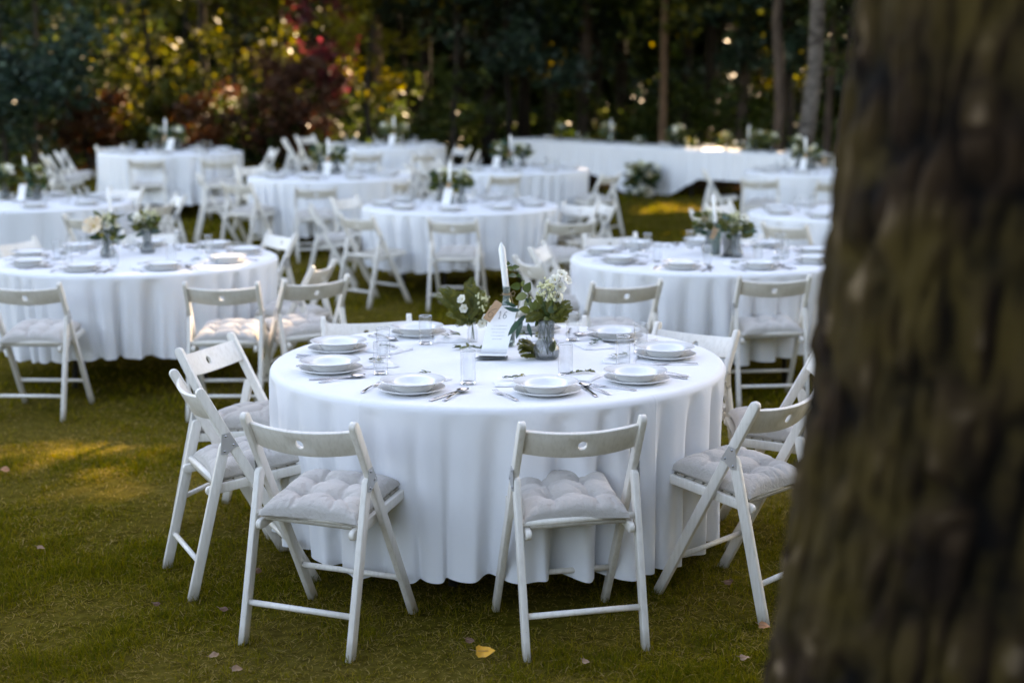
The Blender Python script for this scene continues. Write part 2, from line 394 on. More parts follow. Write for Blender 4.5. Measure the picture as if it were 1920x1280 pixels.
def build_grass():
    rng = np.random.default_rng(3)
    P = []
    def zone(y0, y1, dens, ln, wd):
        # trapezoid of the view with a margin at both sides
        n = int(dens * (y1 - y0) * ((y0 + y1) * 0.5 * 0.40 * 2 + 1.6))
        y = rng.uniform(y0, y1, n); x = rng.uniform(-1, 1, n) * (y * 0.40 + 0.8)
        keep = x < (y * 0.30 + 0.5)
        x, y = x[keep], y[keep]
        P.append((x, y, ln * rng.uniform(0.5, 1.3, len(x)), wd * rng.uniform(0.7, 1.3, len(x))))
    zone(3.5, 5.5, 15000, 0.036, 0.0024)
    zone(5.5, 8.0, 7500, 0.040, 0.0034)
    zone(8.0, 13.0, 1100, 0.050, 0.007)
    zone(13.0, 24.0, 260, 0.07, 0.016)
    x = np.concatenate([p[0] for p in P]); y = np.concatenate([p[1] for p in P])
    ln = np.concatenate([p[2] for p in P]); wd = np.concatenate([p[3] for p in P]); n = len(x)
    # patchiness: cheap value noise
    def vn(x, y, s, seed):
        r2 = np.random.default_rng(seed).random((64, 64)); u = (x * s) % 64; v = (y * s) % 64
        i, j = u.astype(int) % 64, v.astype(int) % 64; fu, fv = u - np.floor(u), v - np.floor(v)
        fu = fu * fu * (3 - 2 * fu); fv = fv * fv * (3 - 2 * fv); i2, j2 = (i + 1) % 64, (j + 1) % 64
        return (r2[i, j] * (1 - fu) + r2[i2, j] * fu) * (1 - fv) + (r2[i, j2] * (1 - fu) + r2[i2, j2] * fu) * fv
    pat = 0.42 * vn(x, y, 1.9, 1) + 0.36 * vn(x, y, 6, 2) + 0.22 * vn(x, y, 19, 4); pat = np.clip(0.5 + (pat - 0.5) * 1.7, 0, 1)
    keep = rng.random(n) < np.clip(0.40 + 1.1 * (pat - 0.25), 0.22, 1)
    x, y, ln, wd, pat = x[keep], y[keep], ln[keep], wd[keep], pat[keep]; n = len(x)
    ln = ln * (0.5 + 1.25 * pat ** 1.5)
    dry = rng.random(n) < np.clip(0.78 - pat * 0.95, 0.08, 0.62)
    th = rng.uniform(0, 2 * np.pi, n); lean = np.where(dry, rng.uniform(1.0, 1.5, n), rng.uniform(0.25, 1.15, n))
    dx, dy = np.cos(th), np.sin(th); sx, sy = -dy, dx
    base = np.stack([x, y, gz(y, x) - 0.004], 1)
    d = np.stack([dx * np.sin(lean), dy * np.sin(lean), np.cos(lean)], 1)
    d2 = np.stack([dx * np.sin(np.minimum(lean + 0.5, 1.6)), dy * np.sin(np.minimum(lean + 0.5, 1.6)), np.cos(np.minimum(lean + 0.5, 1.6))], 1)
    s = np.stack([sx, sy, np.zeros(n)], 1) * wd[:, None] * 0.5
    mid = base + d * (ln * 0.55)[:, None]; tip = mid + d2 * (ln * 0.5)[:, None]
    up_ = np.array([0, 0, 0.004])
    V = np.stack([base - s, base + s, mid + s * 0.85, mid - s * 0.85, tip], 1) + np.where(dry, 0.008, 0.0)[:, None, None] * np.array([0, 0, 1])
    o = np.arange(n)[:, None] * 5
    F = np.concatenate([o + [0, 1, 2], o + [0, 2, 3], o + [3, 2, 4]], 0)
    tone = np.where(dry, rng.uniform(0.60, 0.95, n), np.clip(rng.normal(0.30, 0.19, n) + (0.5 - pat) * 0.35, 0, 0.62))
    gm = leafmat('grass_blade', [(0.056, 0.066, 0.005), (0.132, 0.116, 0.008), (0.195, 0.152, 0.012), (0.21, 0.148, 0.036), (0.34, 0.25, 0.105)], 0.3, 0.8, 0.0)
    tag(link('grass', npmesh('grass', V.reshape(-1, 3), F, gm, False, np.repeat(tone, 5))), 'short patchy lawn grass mixed with dry straw blades', None, None, 'stuff')
build_grass()

# ------------------------------------------------------------------ trees
GAPS = []                                                        # openings cut through the crowns so sun beams land on chosen spots
def gap(p, r): GAPS.append((np.array(p, float), r))
for px, py, h, r in [(95, 836, 0, .26), (20, 842, 0, .2), (165, 838, 0, .16), (240, 775, 0, .16), (48, 915, 0, .22), (252, 905, 0, .2), (330, 800, 0, .1),
                     (1290, 385, 0, .5), (1230, 392, 0, .4), (1360, 400, 0, .3), (1270, 440, 0, .3),
                     (400, 615, .5, .20), (425, 612, .5, .16), (560, 612, .5, .18), (600, 628, .5, .16), (1185, 600, .5, .2), (1055, 362, .5, .22), (1080, 330, .75, .10),
                     (468, 700, .2, .07), (540, 600, .4, .08), (1140, 590, .4, .08), (435, 775, .0, .12), (700, 655, .0, .1)]:
    gap(at(px, py, h), r)
for px, py, y, r in [(250, 40, 26, .8), (150, 60, 25, .5), (330, 110, 27, .7), (460, 110, 28, .7), (520, 180, 28, .5), (440, 30, 28, .8), (560, 20, 28, .6), (660, 60, 27, .6), (720, 60, 27, .7), (670, 215, 25, .6), (735, 225, 25, .5), (260, 140, 26, .5), (150, 215, 23.3, .4), (440, 210, 24, .4), (620, 110, 26.3, .5), (1530, 60, 28, .5), (1130, 90, 33, .5), (1210, 70, 33, .4), (1350, 160, 33, .4), (960, 60, 33, .4), (700, 190, 27, .9), (690, 240, 25, .6), (740, 150, 29, .7), (410, 60, 28, .9), (300, 70, 27, .6), (480, 30, 29, .9), (350, 150, 27, .45), (1240, 160, 27, .35),
                     (1010, 70, 34, .5), (1025, 110, 34, .5), (1265, 45, 33, .3), (1380, 95, 33, .4), (1410, 60, 33, .5), (1480, 130, 33, .5), (1560, 110, 24, .4), (210, 215, 23.5, .5), (370, 220, 23.5, .4),
                     (600, 60, 28, .4), (1490, 40, 34, .4), (1135, 230, 30, .25), (60, 60, 22, .4), (940, 120, 34, .3), (860, 60, 34, .3)]:
    gap(at_depth(px, py, y), r)
GP = np.array([q[0] for q in GAPS]); GR = np.array([q[1] for q in GAPS]); SD = np.array(SUND)
def carve(P):
    """keep-mask: leaves standing in one of the sun openings are left out"""
    keep = np.ones(len(P), bool); hsh = np.abs(np.sin(P[:, 0] * 127.1 + P[:, 1] * 311.7 + P[:, 2] * 74.7) * 43758.5) % 1
    for q, r in zip(GP, GR):
        d = P - q; t = d @ SD
        dist = np.linalg.norm(d - t[:, None] * SD, axis=1)
        keep &= ~((t > max(0.9, 1.2 * r)) & (dist < (r + 0.12 if r > .3 else 1.0 * r + .10)) & (hsh > (0.0 if r > .3 else .04)))
    return keep
def leaf_cards(rng, C, size, up_bias=0.4, elong=1.7):
    """one folded leaf-shaped blade per centre"""
    n = len(C)
    a = rng.normal(size=(n, 3)); a[:, 2] *= 0.6; a /= np.linalg.norm(a, axis=1)[:, None]
    nr = rng.normal(size=(n, 3)); nr[:, 2] += up_bias * np.sign(rng.random(n) - 0.2) * 1.6
    b = np.cross(nr, a); b /= np.linalg.norm(b, axis=1)[:, None] + 1e-9
    c = np.cross(a, b)
    s = size * rng.uniform(0.6, 1.35, n)[:, None]
    V = np.stack([C - a * s * elong * 0.5, C + b * s * 0.5 + c * s * 0.12, C + a * s * elong * 0.5, C - b * s * 0.5 + c * s * 0.12], 1)
    o = np.arange(n)[:, None] * 4
    return V.reshape(-1, 3), np.concatenate([o + [0, 1, 2], o + [0, 2, 3]], 0)
BARK = {}
def bark(name, c0, c1, sx=6, sz=1.2):
    m_, n_, l_, b_ = mat(name)
    tc = n_.new('ShaderNodeTexCoord'); mp = n_.new('ShaderNodeMapping'); mp.inputs['Scale'].default_value = (sx, sx, sz); l_.new(tc.outputs['Object'], mp.inputs['Vector'])
    t = noise(n_, l_, 2.2, 6, 0.65, vec=mp.outputs['Vector'])
    r = ramp(n_, l_, t.outputs['Fac'], [(0.35, c0), (0.65, c1)]); l_.new(r.outputs['Color'], b_.inputs['Base Color'])
    b_.inputs['Roughness'].default_value = 0.9; b_.inputs['Specular IOR Level'].default_value = 0.2
    bump(n_, l_, t.outputs['Fac'], b_, 0.8, 0.03); BARK[name] = m_
bark('pine_bark', (0.025, 0.018, 0.014), (0.085, 0.062, 0.048)); bark('spruce_bark', (0.014, 0.011, 0.009), (0.036, 0.028, 0.022)); bark('birch_bark', (0.022, 0.017, 0.014), (0.15, 0.13, 0.115), 3, 5)
bark('lit_pine_bark', (0.07, 0.042, 0.026), (0.17, 0.10, 0.06))  # brighter warm copy of pine_bark, sunlight put into its colour
LEAF = {
 'spruce': leafmat('spruce_needles', [(0.010, 0.026, 0.020), (0.018, 0.040, 0.026), (0.032, 0.058, 0.030)], 0.12, 0.5, 0.3),
 'green': leafmat('green_leaves', [(0.020, 0.036, 0.008), (0.040, 0.060, 0.012), (0.085, 0.095, 0.014)], 0.4, 0.5, 0.3),
 'olive': leafmat('olive_leaves', [(0.035, 0.042, 0.008), (0.070, 0.075, 0.010), (0.13, 0.115, 0.012)], 0.45, 0.5, 0.3),
 'yellow': leafmat('yellow_leaves', [(0.09, 0.085, 0.008), (0.16, 0.14, 0.010), (0.24, 0.19, 0.015)], 0.5, 0.5, 0.3),
 'red': leafmat('red_leaves', [(0.070, 0.016, 0.022), (0.15, 0.030, 0.038), (0.24, 0.055, 0.055)], 0.35, 0.5, 0.3),
 'rust': leafmat('rust_leaves', [(0.035, 0.015, 0.007), (0.075, 0.030, 0.010), (0.15, 0.062, 0.016)], 0.35, 0.5, 0.3),
 'brown': leafmat('brown_leaves', [(0.045, 0.020, 0.012), (0.085, 0.035, 0.018), (0.13, 0.055, 0.024)], 0.3, 0.5, 0.3),
}
tree_no = [0]
def tree(name, label, x, y, r0, H, lean=(0, 0), bend=0.15, crown='green', n=6000, size=0.14, zc=(5, 16), rc=2.6, conifer=False, bk='pine_bark', cat='tree', group='trees of the wood behind the lawn', limbs=9, low=None, wavy=0.0):
    tree_no[0] += 1; rng = np.random.default_rng(100 + tree_no[0])
    base = Vector((x, y, g(min(y, 60), x) - 0.05))
    T = empty(name, base, 0, label, cat, group)
    ph = rng.uniform(0, 6.28)
    def axis(z):
        t = z / H
        return Vector((lean[0] * z + bend * math.sin(t * 5 + ph) * min(1, t * 3) + wavy * math.sin(z * 1.9 + ph), lean[1] * z + bend * math.cos(t * 4 + ph) * min(1, t * 3), z))
    mb = MB()
    zs = np.linspace(0, H, 26)
    mb.tube([axis(z) for z in zs], [r0 * ((1 - 0.9 * z / H) + 0.5 * math.exp(-z / 0.25)) for z in zs], 14)
    # limbs, leaves along them
    C = []
    zr = rng.uniform(zc[0], zc[1], limbs); zr.sort()
    per = max(1, n // limbs)
    for k, z in enumerate(zr):
        f = (z - zc[0]) / (zc[1] - zc[0] + 1e-6)
        L = rc * ((1.05 - f) ** 0.8 if conifer else (0.55 + 0.9 * math.sin(math.pi * min(1, 0.15 + f * 0.85)))) * rng.uniform(0.75, 1.15)
        az = k * 2.4 + rng.uniform(-0.5, 0.5)
        dirv = Vector((math.cos(az), math.sin(az), rng.uniform(-0.45, -0.1) if conifer else rng.uniform(0.1, 0.8)))
        p0 = axis(min(z, H * 0.97)); pts = [p0 + dirv * L * q + Vector((0, 0, (-0.12 if conifer else 0.1) * L * q * q)) for q in np.linspace(0, 1, 5)]
        mb.tube(pts, [r0 * 0.28 * (1 - 0.9 * q) * (1.1 - 0.7 * f) + 0.004 for q in np.linspace(0, 1, 5)], 6)
        q = rng.random(per) ** 0.7
        A = np.array([list(p) for p in pts]); seg = np.minimum((q * 4).astype(int), 3); fr = q * 4 - seg
        P = A[seg] * (1 - fr)[:, None] + A[seg + 1] * fr[:, None]
        # clumps round the limb
        nc = max(4, per // 45); cl = rng.integers(0, nc, per); cq = rng.random(nc) ** 0.7
        cs = np.minimum((cq * 4).astype(int), 3); cf = cq * 4 - cs; CC = A[cs] * (1 - cf)[:, None] + A[cs + 1] * cf[:, None]
        CC = CC + rng.normal(size=(nc, 3)) * np.array([0.22, 0.22, 0.10 if conifer else 0.22]) * L * 0.75
        P = np.where((rng.random(per) < 0.85)[:, None], CC[cl] + rng.normal(size=(per, 3)) * 0.11 * max(L, 0.8) * np.array([1, 1, 0.35 if conifer else 0.8]), P + rng.normal(size=(per, 3)) * 0.1)
        C.append(P)
    link('trunk', mb.mesh(name + '_trunk', BARK[bk], True, False), T)
    C = np.concatenate(C, 0)
    C = C[C[:, 2] > 0.05]
    keep = carve(C + np.array(base)); C = C[keep]
    if size > .2:
        low = C[:, 2] < 4.6; A_ = np.repeat(C[low], 6, 0); A_ = A_ + rng.normal(size=A_.shape) * np.array([.16, .16, .10])
        V, F = leaf_cards(rng, C[~low], size); V2, F2 = leaf_cards(rng, A_, .085)
        F = np.concatenate([F, F2 + len(V)]); V = np.concatenate([V, V2]); C = np.concatenate([C[~low], A_])
    else: V, F = leaf_cards(rng, C, size)
    tone = np.clip(rng.normal(0.45, 0.25, len(C)), 0, 1)
    link('crown', npmesh(name + '_crown', V, F, LEAF[crown], False, np.repeat(tone, 4)), T)
    return T
def X(px, y): return (px - 960) / FPX * y

def build_trees():
    # tall trunks of the wood: only their feet show, the crowns shade the lawn
    tall = [
     # px, y, r, H, lean, bend, bark, crown, wavy, label
     (920, 28.5, .14, 18, (0, 0), .1, 'spruce_bark', 'spruce', 0, 'dark straight spruce trunk behind the gap left of the long table'),
     (1090, 28.5, .145, 19, (.004, 0), .15, 'pine_bark', 'green', 0, 'grey pine trunk standing behind the white bouquet of the long table'),
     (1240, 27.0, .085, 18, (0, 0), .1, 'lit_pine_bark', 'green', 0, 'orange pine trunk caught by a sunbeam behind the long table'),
     (1452, 23.0, .10, 17, (0.012, 0), .1, 'pine_bark', 'green', .06, 'curved brown trunk just left of the mottled birch'),
     (1500, 21.6, .13, 17, (.085, .02), .12, 'birch_bark', 'yellow', .04, 'leaning mottled birch trunk behind the long table end'),
     (1546, 24.0, .07, 14, (.01, 0), .1, 'pine_bark', 'olive', 0, 'thin straight trunk between the leaning birch and the mossy foreground trunk'),
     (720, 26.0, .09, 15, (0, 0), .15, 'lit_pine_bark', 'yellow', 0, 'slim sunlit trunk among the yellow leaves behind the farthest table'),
     (985, 30.0, .13, 19, (0, 0), .1, 'spruce_bark', 'spruce', 0, 'thin dark trunk between the spruce and the grey pine'),
     (1165, 33.0, .14, 19, (0, 0), .1, 'spruce_bark', 'green', 0, 'dim trunk between the grey pine and the sunlit orange pine'),
     (1330, 30.0, .14, 18, (-.01, 0), .1, 'spruce_bark', 'spruce', 0, 'dim dark trunk above the middle of the long table'),
     (1385, 28.0, .11, 17, (.01, 0), .1, 'pine_bark', 'green', 0, 'slender trunk left of the curved brown trunk'),
     (800, 29.0, .12, 18, (0, 0), .1, 'spruce_bark', 'spruce', 0, 'dark trunk right of the yellow leaves'),
     (865, 34.0, .13, 18, (0, 0), .1, 'spruce_bark', 'spruce', 0, 'distant dark trunk behind the hanging spruce boughs'),
     (640, 33.0, .12, 17, (0, 0), .1, 'spruce_bark', 'green', 0, 'dark trunk behind the red maple'),
     (398, 27.0, .08, 14, (.01, 0), .15, 'pine_bark', 'olive', 0, 'slim trunk in the middle of the olive green leaves'),
     (255, 30.0, .10, 15, (0, 0), .15, 'spruce_bark', 'olive', 0, 'trunk behind the rust coloured shrubs at the back left'),
     (1040, 38.0, .14, 19, (0, 0), .1, 'spruce_bark', 'green', 0, 'far trunk with yellow leaf glints beside it'),
     (1285, 36.0, .13, 19, (0, 0), .1, 'spruce_bark', 'green', 0, 'far trunk right of the sunlit orange pine'),
     (1420, 36.0, .12, 18, (0, 0), .1, 'spruce_bark', 'green', 0, 'far trunk between the slender trunk and the curved one'),
     (540, 31.0, .10, 16, (0, 0), .15, 'spruce_bark', 'olive', 0, 'dark trunk left of the red maple'),
     (150, 33.0, .10, 16, (0, 0), .15, 'spruce_bark', 'green', 0, 'trunk behind the dark bush at the left edge'),
     (1120, 36.5, .13, 19, (0, 0), .1, 'spruce_bark', 'green', 0, 'hardly visible trunk right behind the grey pine'),  # this and the next three trees added for denser shade on the tables
     (1360, 37.0, .13, 19, (0, 0), .1, 'spruce_bark', 'green', 0, 'hardly visible added trunk deep behind the dim dark trunk'),
     (1478, 30.5, .10, 18, (-.01, 0), .1, 'spruce_bark', 'olive', 0, 'dark trunk between the curved trunk and the birch'),
     (1590, 26.5, .12, 18, (0, 0), .1, 'spruce_bark', 'green', 0, 'dark trunk at the edge of the mossy foreground trunk'),
     (75, 21.5, .035, 8, (.01, 0), .1, 'pine_bark', 'green', 0, 'very thin bare stem at the left edge before the dark bush'),
    ]
    for px, y, r, H, lean, bend, bk, cr, wavy, lab in tall:
        con = cr == 'spruce'
        tree('spruce_tree' if con else 'birch_tree' if bk == 'birch_bark' else 'pine_tree', lab, X(px, y), y, r, H, lean, bend, cr, 9500 if H > 12 else 900, 0.28 if H > 12 else .12, (3.3 if H > 12 else 3.2, H), 3.4 if H > 12 else 1.0, con, bk, wavy=wavy, limbs=30 if H > 12 else 9)
    # trees further right, hidden behind the big trunk, that close the wood and shade the party
    for i, (px, y) in enumerate([(1640, 22), (1760, 25), (1880, 21.5), (1700, 29), (2010, 25), (2120, 21), (1850, 30), (2260, 25)]):
        tree('pine_tree', 'tall pine of the wood behind the mossy foreground trunk', X(px, y), y, .15, 18, (0, 0), .12, 'green', 10000, .29, (3.0, 18), 3.4, False, 'pine_bark', limbs=32)
    # understorey that shows between the trunks
    und = [
     # name, px, y, H, zc, rc, colour, n, size, label
     ('dark_bush', 25, 20.5, 4.6, (.4, 4.6), 1.0, 'spruce', 9000, .075, 'big dark blue green bush at the left edge of the lawn'),
     ('olive_tree', 290, 25.6, 5.5, (.5, 5.5), 1.4, 'olive', 7000, .08, 'olive leaved small tree above the rust shrubs'),
     ('olive_tree', 445, 26, 5.5, (.4, 5.5), 1.5, 'olive', 8000, .08, 'yellowing olive tree left of the red maple'),
     ('olive_tree', 370, 29, 6, (.6, 6), 1.5, 'yellow', 4500, .08, 'yellow green tree seen between the two olive trees'),
     ('green_tree', 170, 25, 6, (1.0, 6), 1.2, 'green', 6000, .08, 'dark green small tree right of the big dark bush'),
     ('green_tree', 550, 29, 6, (.4, 6), 1.4, 'olive', 6000, .085, 'dull green tree behind the red maple'),
     ('red_maple', 615, 26.3, 3.5, (1.2, 3.3), .62, 'red', 5000, .075, 'dark red maple at the edge of the wood'),
     ('red_maple', 528, 27.2, 4.2, (2.2, 3.9), .6, 'red', 2600, .075, 'second red maple crown at the top of the picture'),
     ('rust_shrub', 180, 23.0, 1.15, (.1, 1.1), .5, 'rust', 3600, .055, 'rust orange shrub behind the back left table'),
     ('rust_shrub', 368, 23.3, 1.1, (.1, 1.05), .4, 'rust', 2200, .055, 'smaller rust shrub right of the tall candle at the back left'),
     ('olive_shrub', 280, 23.6, 1.0, (.1, 1.0), .6, 'olive', 3000, .055, 'dull olive shrub between the two rust shrubs'),
     ('brown_shrub', 540, 24.2, 1.6, (.1, 1.6), .75, 'brown', 4200, .06, 'reddish brown shrub below the red maple'),
     ('olive_shrub', 450, 24.4, 1.1, (.1, 1.1), .6, 'green', 2600, .06, 'dark green shrub left of the red maple foot'),
     ('yellow_sapling', 700, 25, 4.2, (.4, 4.2), .75, 'yellow', 3600, .07, 'sunlit yellow green sapling behind the farthest table'),
     ('yellow_sapling', 755, 29, 5, (1.2, 5), .8, 'yellow', 2600, .07, 'yellow leaved sapling beside the slim sunlit trunk'),
     ('young_spruce', 850, 25.5, 7, (1.9, 7), 1.9, 'spruce', 9000, .075, 'young dark spruce with hanging boughs left of centre'),
     ('young_spruce', 960, 27, 7, (2.1, 7), 1.5, 'spruce', 6500, .075, 'dark spruce boughs above the gap by the long table'),
     ('young_spruce', 1110, 31, 8, (1.8, 8), 1.7, 'spruce', 6000, .085, 'dark spruce behind the grey pine trunk'),
     ('young_spruce', 1340, 33, 8, (1.4, 8), 1.8, 'spruce', 6000, .085, 'dark spruce behind the middle of the long table'),
     ('young_spruce', 1480, 26.5, 8, (2.2, 8), 1.7, 'spruce', 8000, .09, 'dark spruce boughs above the right end of the long table'),  # this spruce and the next added to block sun on the long table
     ('young_spruce', 1600, 24.8, 11, (1.2, 11), 2.3, 'spruce', 14000, .11, 'dark spruce half hidden by the mossy foreground trunk'),
     ('yellow_sapling', 1020, 34, 5, (1.5, 5), 1.0, 'yellow', 1500, .08, 'sparse yellow leaves left of the grey pine'),
     ('yellow_sapling', 1400, 34, 5, (1.2, 5), 1.3, 'yellow', 1800, .08, 'sparse yellow leaves left of the curved trunk'),
     ('yellow_sapling', 1490, 33, 5.5, (1.2, 5.5), 1.1, 'olive', 2200, .08, 'yellow green leaves between the curved trunk and the birch'),
     ('green_sapling', 1572, 22.5, 4, (1.8, 4), .5, 'green', 1300, .07, 'fresh green sapling beside the mossy foreground trunk'),
     ('green_shrub', 1180, 29, 1.1, (.1, 1.1), .9, 'green', 2200, .07, 'low dark shrub behind the long table bouquets'),
     ('green_shrub', 1370, 28.5, 1.2, (.1, 1.2), 1.0, 'green', 2400, .07, 'low dark shrub behind the right half of the long table'),
     ('green_shrub', 60, 23, 1.2, (.1, 1.2), 1.0, 'green', 2400, .07, 'low green shrub under the dark bush'),
     ('green_shrub', 790, 26, 1.0, (.1, 1.0), 1.0, 'green', 2200, .07, 'low green shrub right of the farthest table'),
    ]
    for nm, px, y, H, zc, rc, col, n, size, lab in und:
        shrub = 'shrub' in nm or 'bush' in nm
        tree(nm, lab, X(px, y), y, .035 if shrub else .06, H, (0, 0), .1, col, n, size, zc, rc, 'spruce' in nm, 'spruce_bark', 'shrub' if shrub else 'tree', 'undergrowth and small trees at the wood edge', limbs=16 if H > 3 else 14)
    # low undergrowth that hides the forest floor
    rng = np.random.default_rng(55); n = 34000
    C = np.stack([rng.uniform(-15, 15, n), 24.0 + 9 * rng.random(n) ** 1.3, rng.random(n) ** 1.3], 1)
    C[:, 2] *= .45 + .45 * np.sin(C[:, 0] * 1.7) * np.sin(C[:, 0] * .63 + C[:, 1] * .8) + .25; C[:, 2] += gz(C[:, 1], C[:, 0])
    C = C[~((C[:, 0] > -2) & (C[:, 0] < 5.5) & (C[:, 1] < 28.0))]
    V, F = leaf_cards(rng, C, 0.10); tone = np.clip(rng.normal(.25, .2, len(C)), 0, 1)
    tag(link('undergrowth', npmesh('undergrowth', V, F, LEAF['green'], False, np.repeat(tone, 4))), 'low dark undergrowth along the foot of the wood', None, None, 'stuff')
    tree('young_spruce', 'young spruce to the right behind the mossy trunk', 2.15, .75, .06, 6.5, (0, 0), .05, 'spruce', 12000, .11, (.3, 6.4), 1.3, True, 'spruce_bark', limbs=40)  # two out-of-view spruces added to darken the right side of the big trunk
    tree('young_spruce', 'second unseen young spruce added right of the viewer for shade', 1.75, -1.1, .06, 6, (0, 0), .05, 'spruce', 11000, .11, (.3, 5.9), 1.2, True, 'spruce_bark', limbs=36)
    # the far wood reads as one mass
    rng = np.random.default_rng(77); n = 230000
    C = np.stack([rng.uniform(-34, 34, n), rng.uniform(42, 72, n), rng.uniform(0, 13, n)], 1)
    clump = np.sin(C[:, 0] * 1.3) * np.sin(C[:, 2] * 1.1 + C[:, 0] * .4) + rng.normal(size=n) * .5
    C = C[clump > -0.8]; C[:, 2] += gz(C[:, 1], C[:, 0]); C = C[carve(C)]
    V, F = leaf_cards(rng, C, 0.36); tone = np.clip(rng.normal(.35, .22, len(C)), 0, 1)
    tag(link('far_woods', npmesh('far_woods', V, F, LEAF['green'], False, np.repeat(tone, 4))), 'dark mass of leaves deep in the wood', None, None, 'stuff')
    # unseen leaf ring added behind and right of the camera to block low sky
    n = 60000; a = R(-200) + R(225) * rng.random(n) ** .75; rad = rng.uniform(13, 19, n)
    C = np.stack([2 + rad * np.cos(a), 2 + rad * np.sin(a), rng.uniform(0.03, 1, n) * np.interp(np.degrees(a), [-200, -150, -115, -85, -60, 25], [3.0, 2.5, 3.0, 7.0, 12.0, 14.0])], 1)  # heights differ by direction to make the light on the cloths one-sided
    C = C[np.sin(a * 9) * np.sin(C[:, 2] * .9 + a * 4) + rng.normal(size=n) * .5 > -.7]; C = C[carve(C)]
    V, F = leaf_cards(rng, C, 0.30); tone = np.clip(rng.normal(.4, .22, len(C)), 0, 1)
    tag(link('surrounding_woods', npmesh('surrounding_woods', V, F, LEAF['green'], False, np.repeat(tone, 4))), 'leafy wood edge closing the clearing behind the viewer', None, None, 'stuff')
build_trees()

def big_trunk():
    """the mossy trunk close to the camera, out of focus"""
    y0 = 2.15
    m_, n_, l_, b_ = mat('mossy_bark')
    tc = n_.new('ShaderNodeTexCoord'); mp = n_.new('ShaderNodeMapping'); mp.inputs['Scale'].default_value = (18, 18, 6.5); l_.new(tc.outputs['Object'], mp.inputs['Vector'])
    t = noise(n_, l_, 1.0, 6, 0.62, vec=mp.outputs['Vector'])
    at_ = n_.new('ShaderNodeAttribute'); at_.attribute_name = 'tone'
    mo = noise(n_, l_, 5.0, 4)
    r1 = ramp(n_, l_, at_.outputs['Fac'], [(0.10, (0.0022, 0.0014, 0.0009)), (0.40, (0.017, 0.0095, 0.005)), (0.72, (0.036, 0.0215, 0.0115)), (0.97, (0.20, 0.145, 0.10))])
    r2 = ramp(n_, l_, t.outputs['Fac'], [(0.3, (0.55, 0.5, 0.45)), (0.7, (1.25, 1.2, 1.1))])
    mx = n_.new('ShaderNodeMix'); mx.data_type = 'RGBA'; mx.blend_type = 'MULTIPLY'; mx.inputs[0].default_value = 1
    l_.new(r1.outputs['Color'], mx.inputs[6]); l_.new(r2.outputs['Color'], mx.inputs[7])
    rm = ramp(n_, l_, mo.outputs['Fac'], [(0.40, (0, 0, 0)), (0.62, (1, 1, 1))])
    # moss grows on the side turned to the open lawn
    ge = n_.new('ShaderNodeNewGeometry'); sx = n_.new('ShaderNodeSeparateXYZ'); l_.new(ge.outputs['Normal'], sx.inputs['Vector'])
    mrr = n_.new('ShaderNodeMapRange'); mrr.inputs['From Min'].default_value = 0.1; mrr.inputs['From Max'].default_value = -0.6; l_.new(sx.outputs['X'], mrr.inputs['Value'])
    mu = n_.new('ShaderNodeMath'); mu.operation = 'MULTIPLY'; l_.new(rm.outputs['Color'], mu.inputs[0]); l_.new(mrr.outputs['Result'], mu.inputs[1])
    mu2 = n_.new('ShaderNodeMath'); mu2.operation = 'MULTIPLY'; mu2.inputs[1].default_value = 0.85; l_.new(mu.outputs['Value'], mu2.inputs[0])
    m2 = n_.new('ShaderNodeMix'); m2.data_type = 'RGBA'; l_.new(mu2.outputs['Value'], m2.inputs[0]); l_.new(mx.outputs[2], m2.inputs[6]); m2.inputs[7].default_value = (0.058, 0.038, 0.009, 1)
    l_.new(m2.outputs[2], b_.inputs['Base Color']); b_.inputs['Roughness'].default_value = 0.95; b_.inputs['Specular IOR Level'].default_value = 0.15
    bump(n_, l_, t.outputs['Fac'], b_, 0.6, 0.015)
    rng = np.random.default_rng(5)
    nz, na = 520, 300; H = 8.5
    Z = np.linspace(0, H, nz) ** 1.0; A = np.linspace(0, 2 * np.pi, na, endpoint=False)
    zz, aa = np.meshgrid(Z, A, indexing='ij')
    # centre line and radius taken so that the left side stands where the photograph shows it
    cx = 0.782 + 0.066 * (zz - .9); rad = 0.335 - 0.018 * (zz - .9) + 0.16 * np.exp(-zz / 0.35)
    rad = np.maximum(rad, 0.14); cx = np.where(zz > 2.2, 0.806 + .070 * 1.3 + .03 * (zz - 2.2), cx)
    h = np.zeros_like(zz)
    def tn(fa, fz, seed):
        r2 = np.random.default_rng(seed).random((int(fa), 200)); u = aa / (2 * np.pi) * fa; v = (zz * fz) % 200
        i = u.astype(int) % int(fa); j = v.astype(int) % 200; fu = u - np.floor(u); fv = v - np.floor(v); fu = fu * fu * (3 - 2 * fu); fv = fv * fv * (3 - 2 * fv)
        i2 = (i + 1) % int(fa); j2 = (j + 1) % 200
        return (r2[i, j] * (1 - fu) + r2[i2, j] * fu) * (1 - fv) + (r2[i, j2] * (1 - fu) + r2[i2, j2] * fu) * fv
    n1 = tn(46, 6.0, 1); n2 = tn(90, 17, 2); n3 = tn(120, 40, 3)
    wob = tn(14, 3.0, 11); aa0 = aa; zz0 = zz
    aa = (aa0 + .10 * (wob - .5) + .05 * (tn(40, 9, 12) - .5)) % (2 * np.pi)
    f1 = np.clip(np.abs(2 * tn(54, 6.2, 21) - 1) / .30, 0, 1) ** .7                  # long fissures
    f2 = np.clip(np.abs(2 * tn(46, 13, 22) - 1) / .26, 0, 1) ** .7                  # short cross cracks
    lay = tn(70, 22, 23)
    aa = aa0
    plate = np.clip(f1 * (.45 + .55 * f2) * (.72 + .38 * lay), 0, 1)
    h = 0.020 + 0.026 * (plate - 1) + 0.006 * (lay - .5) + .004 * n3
    rr_ = rad + h - 0.02
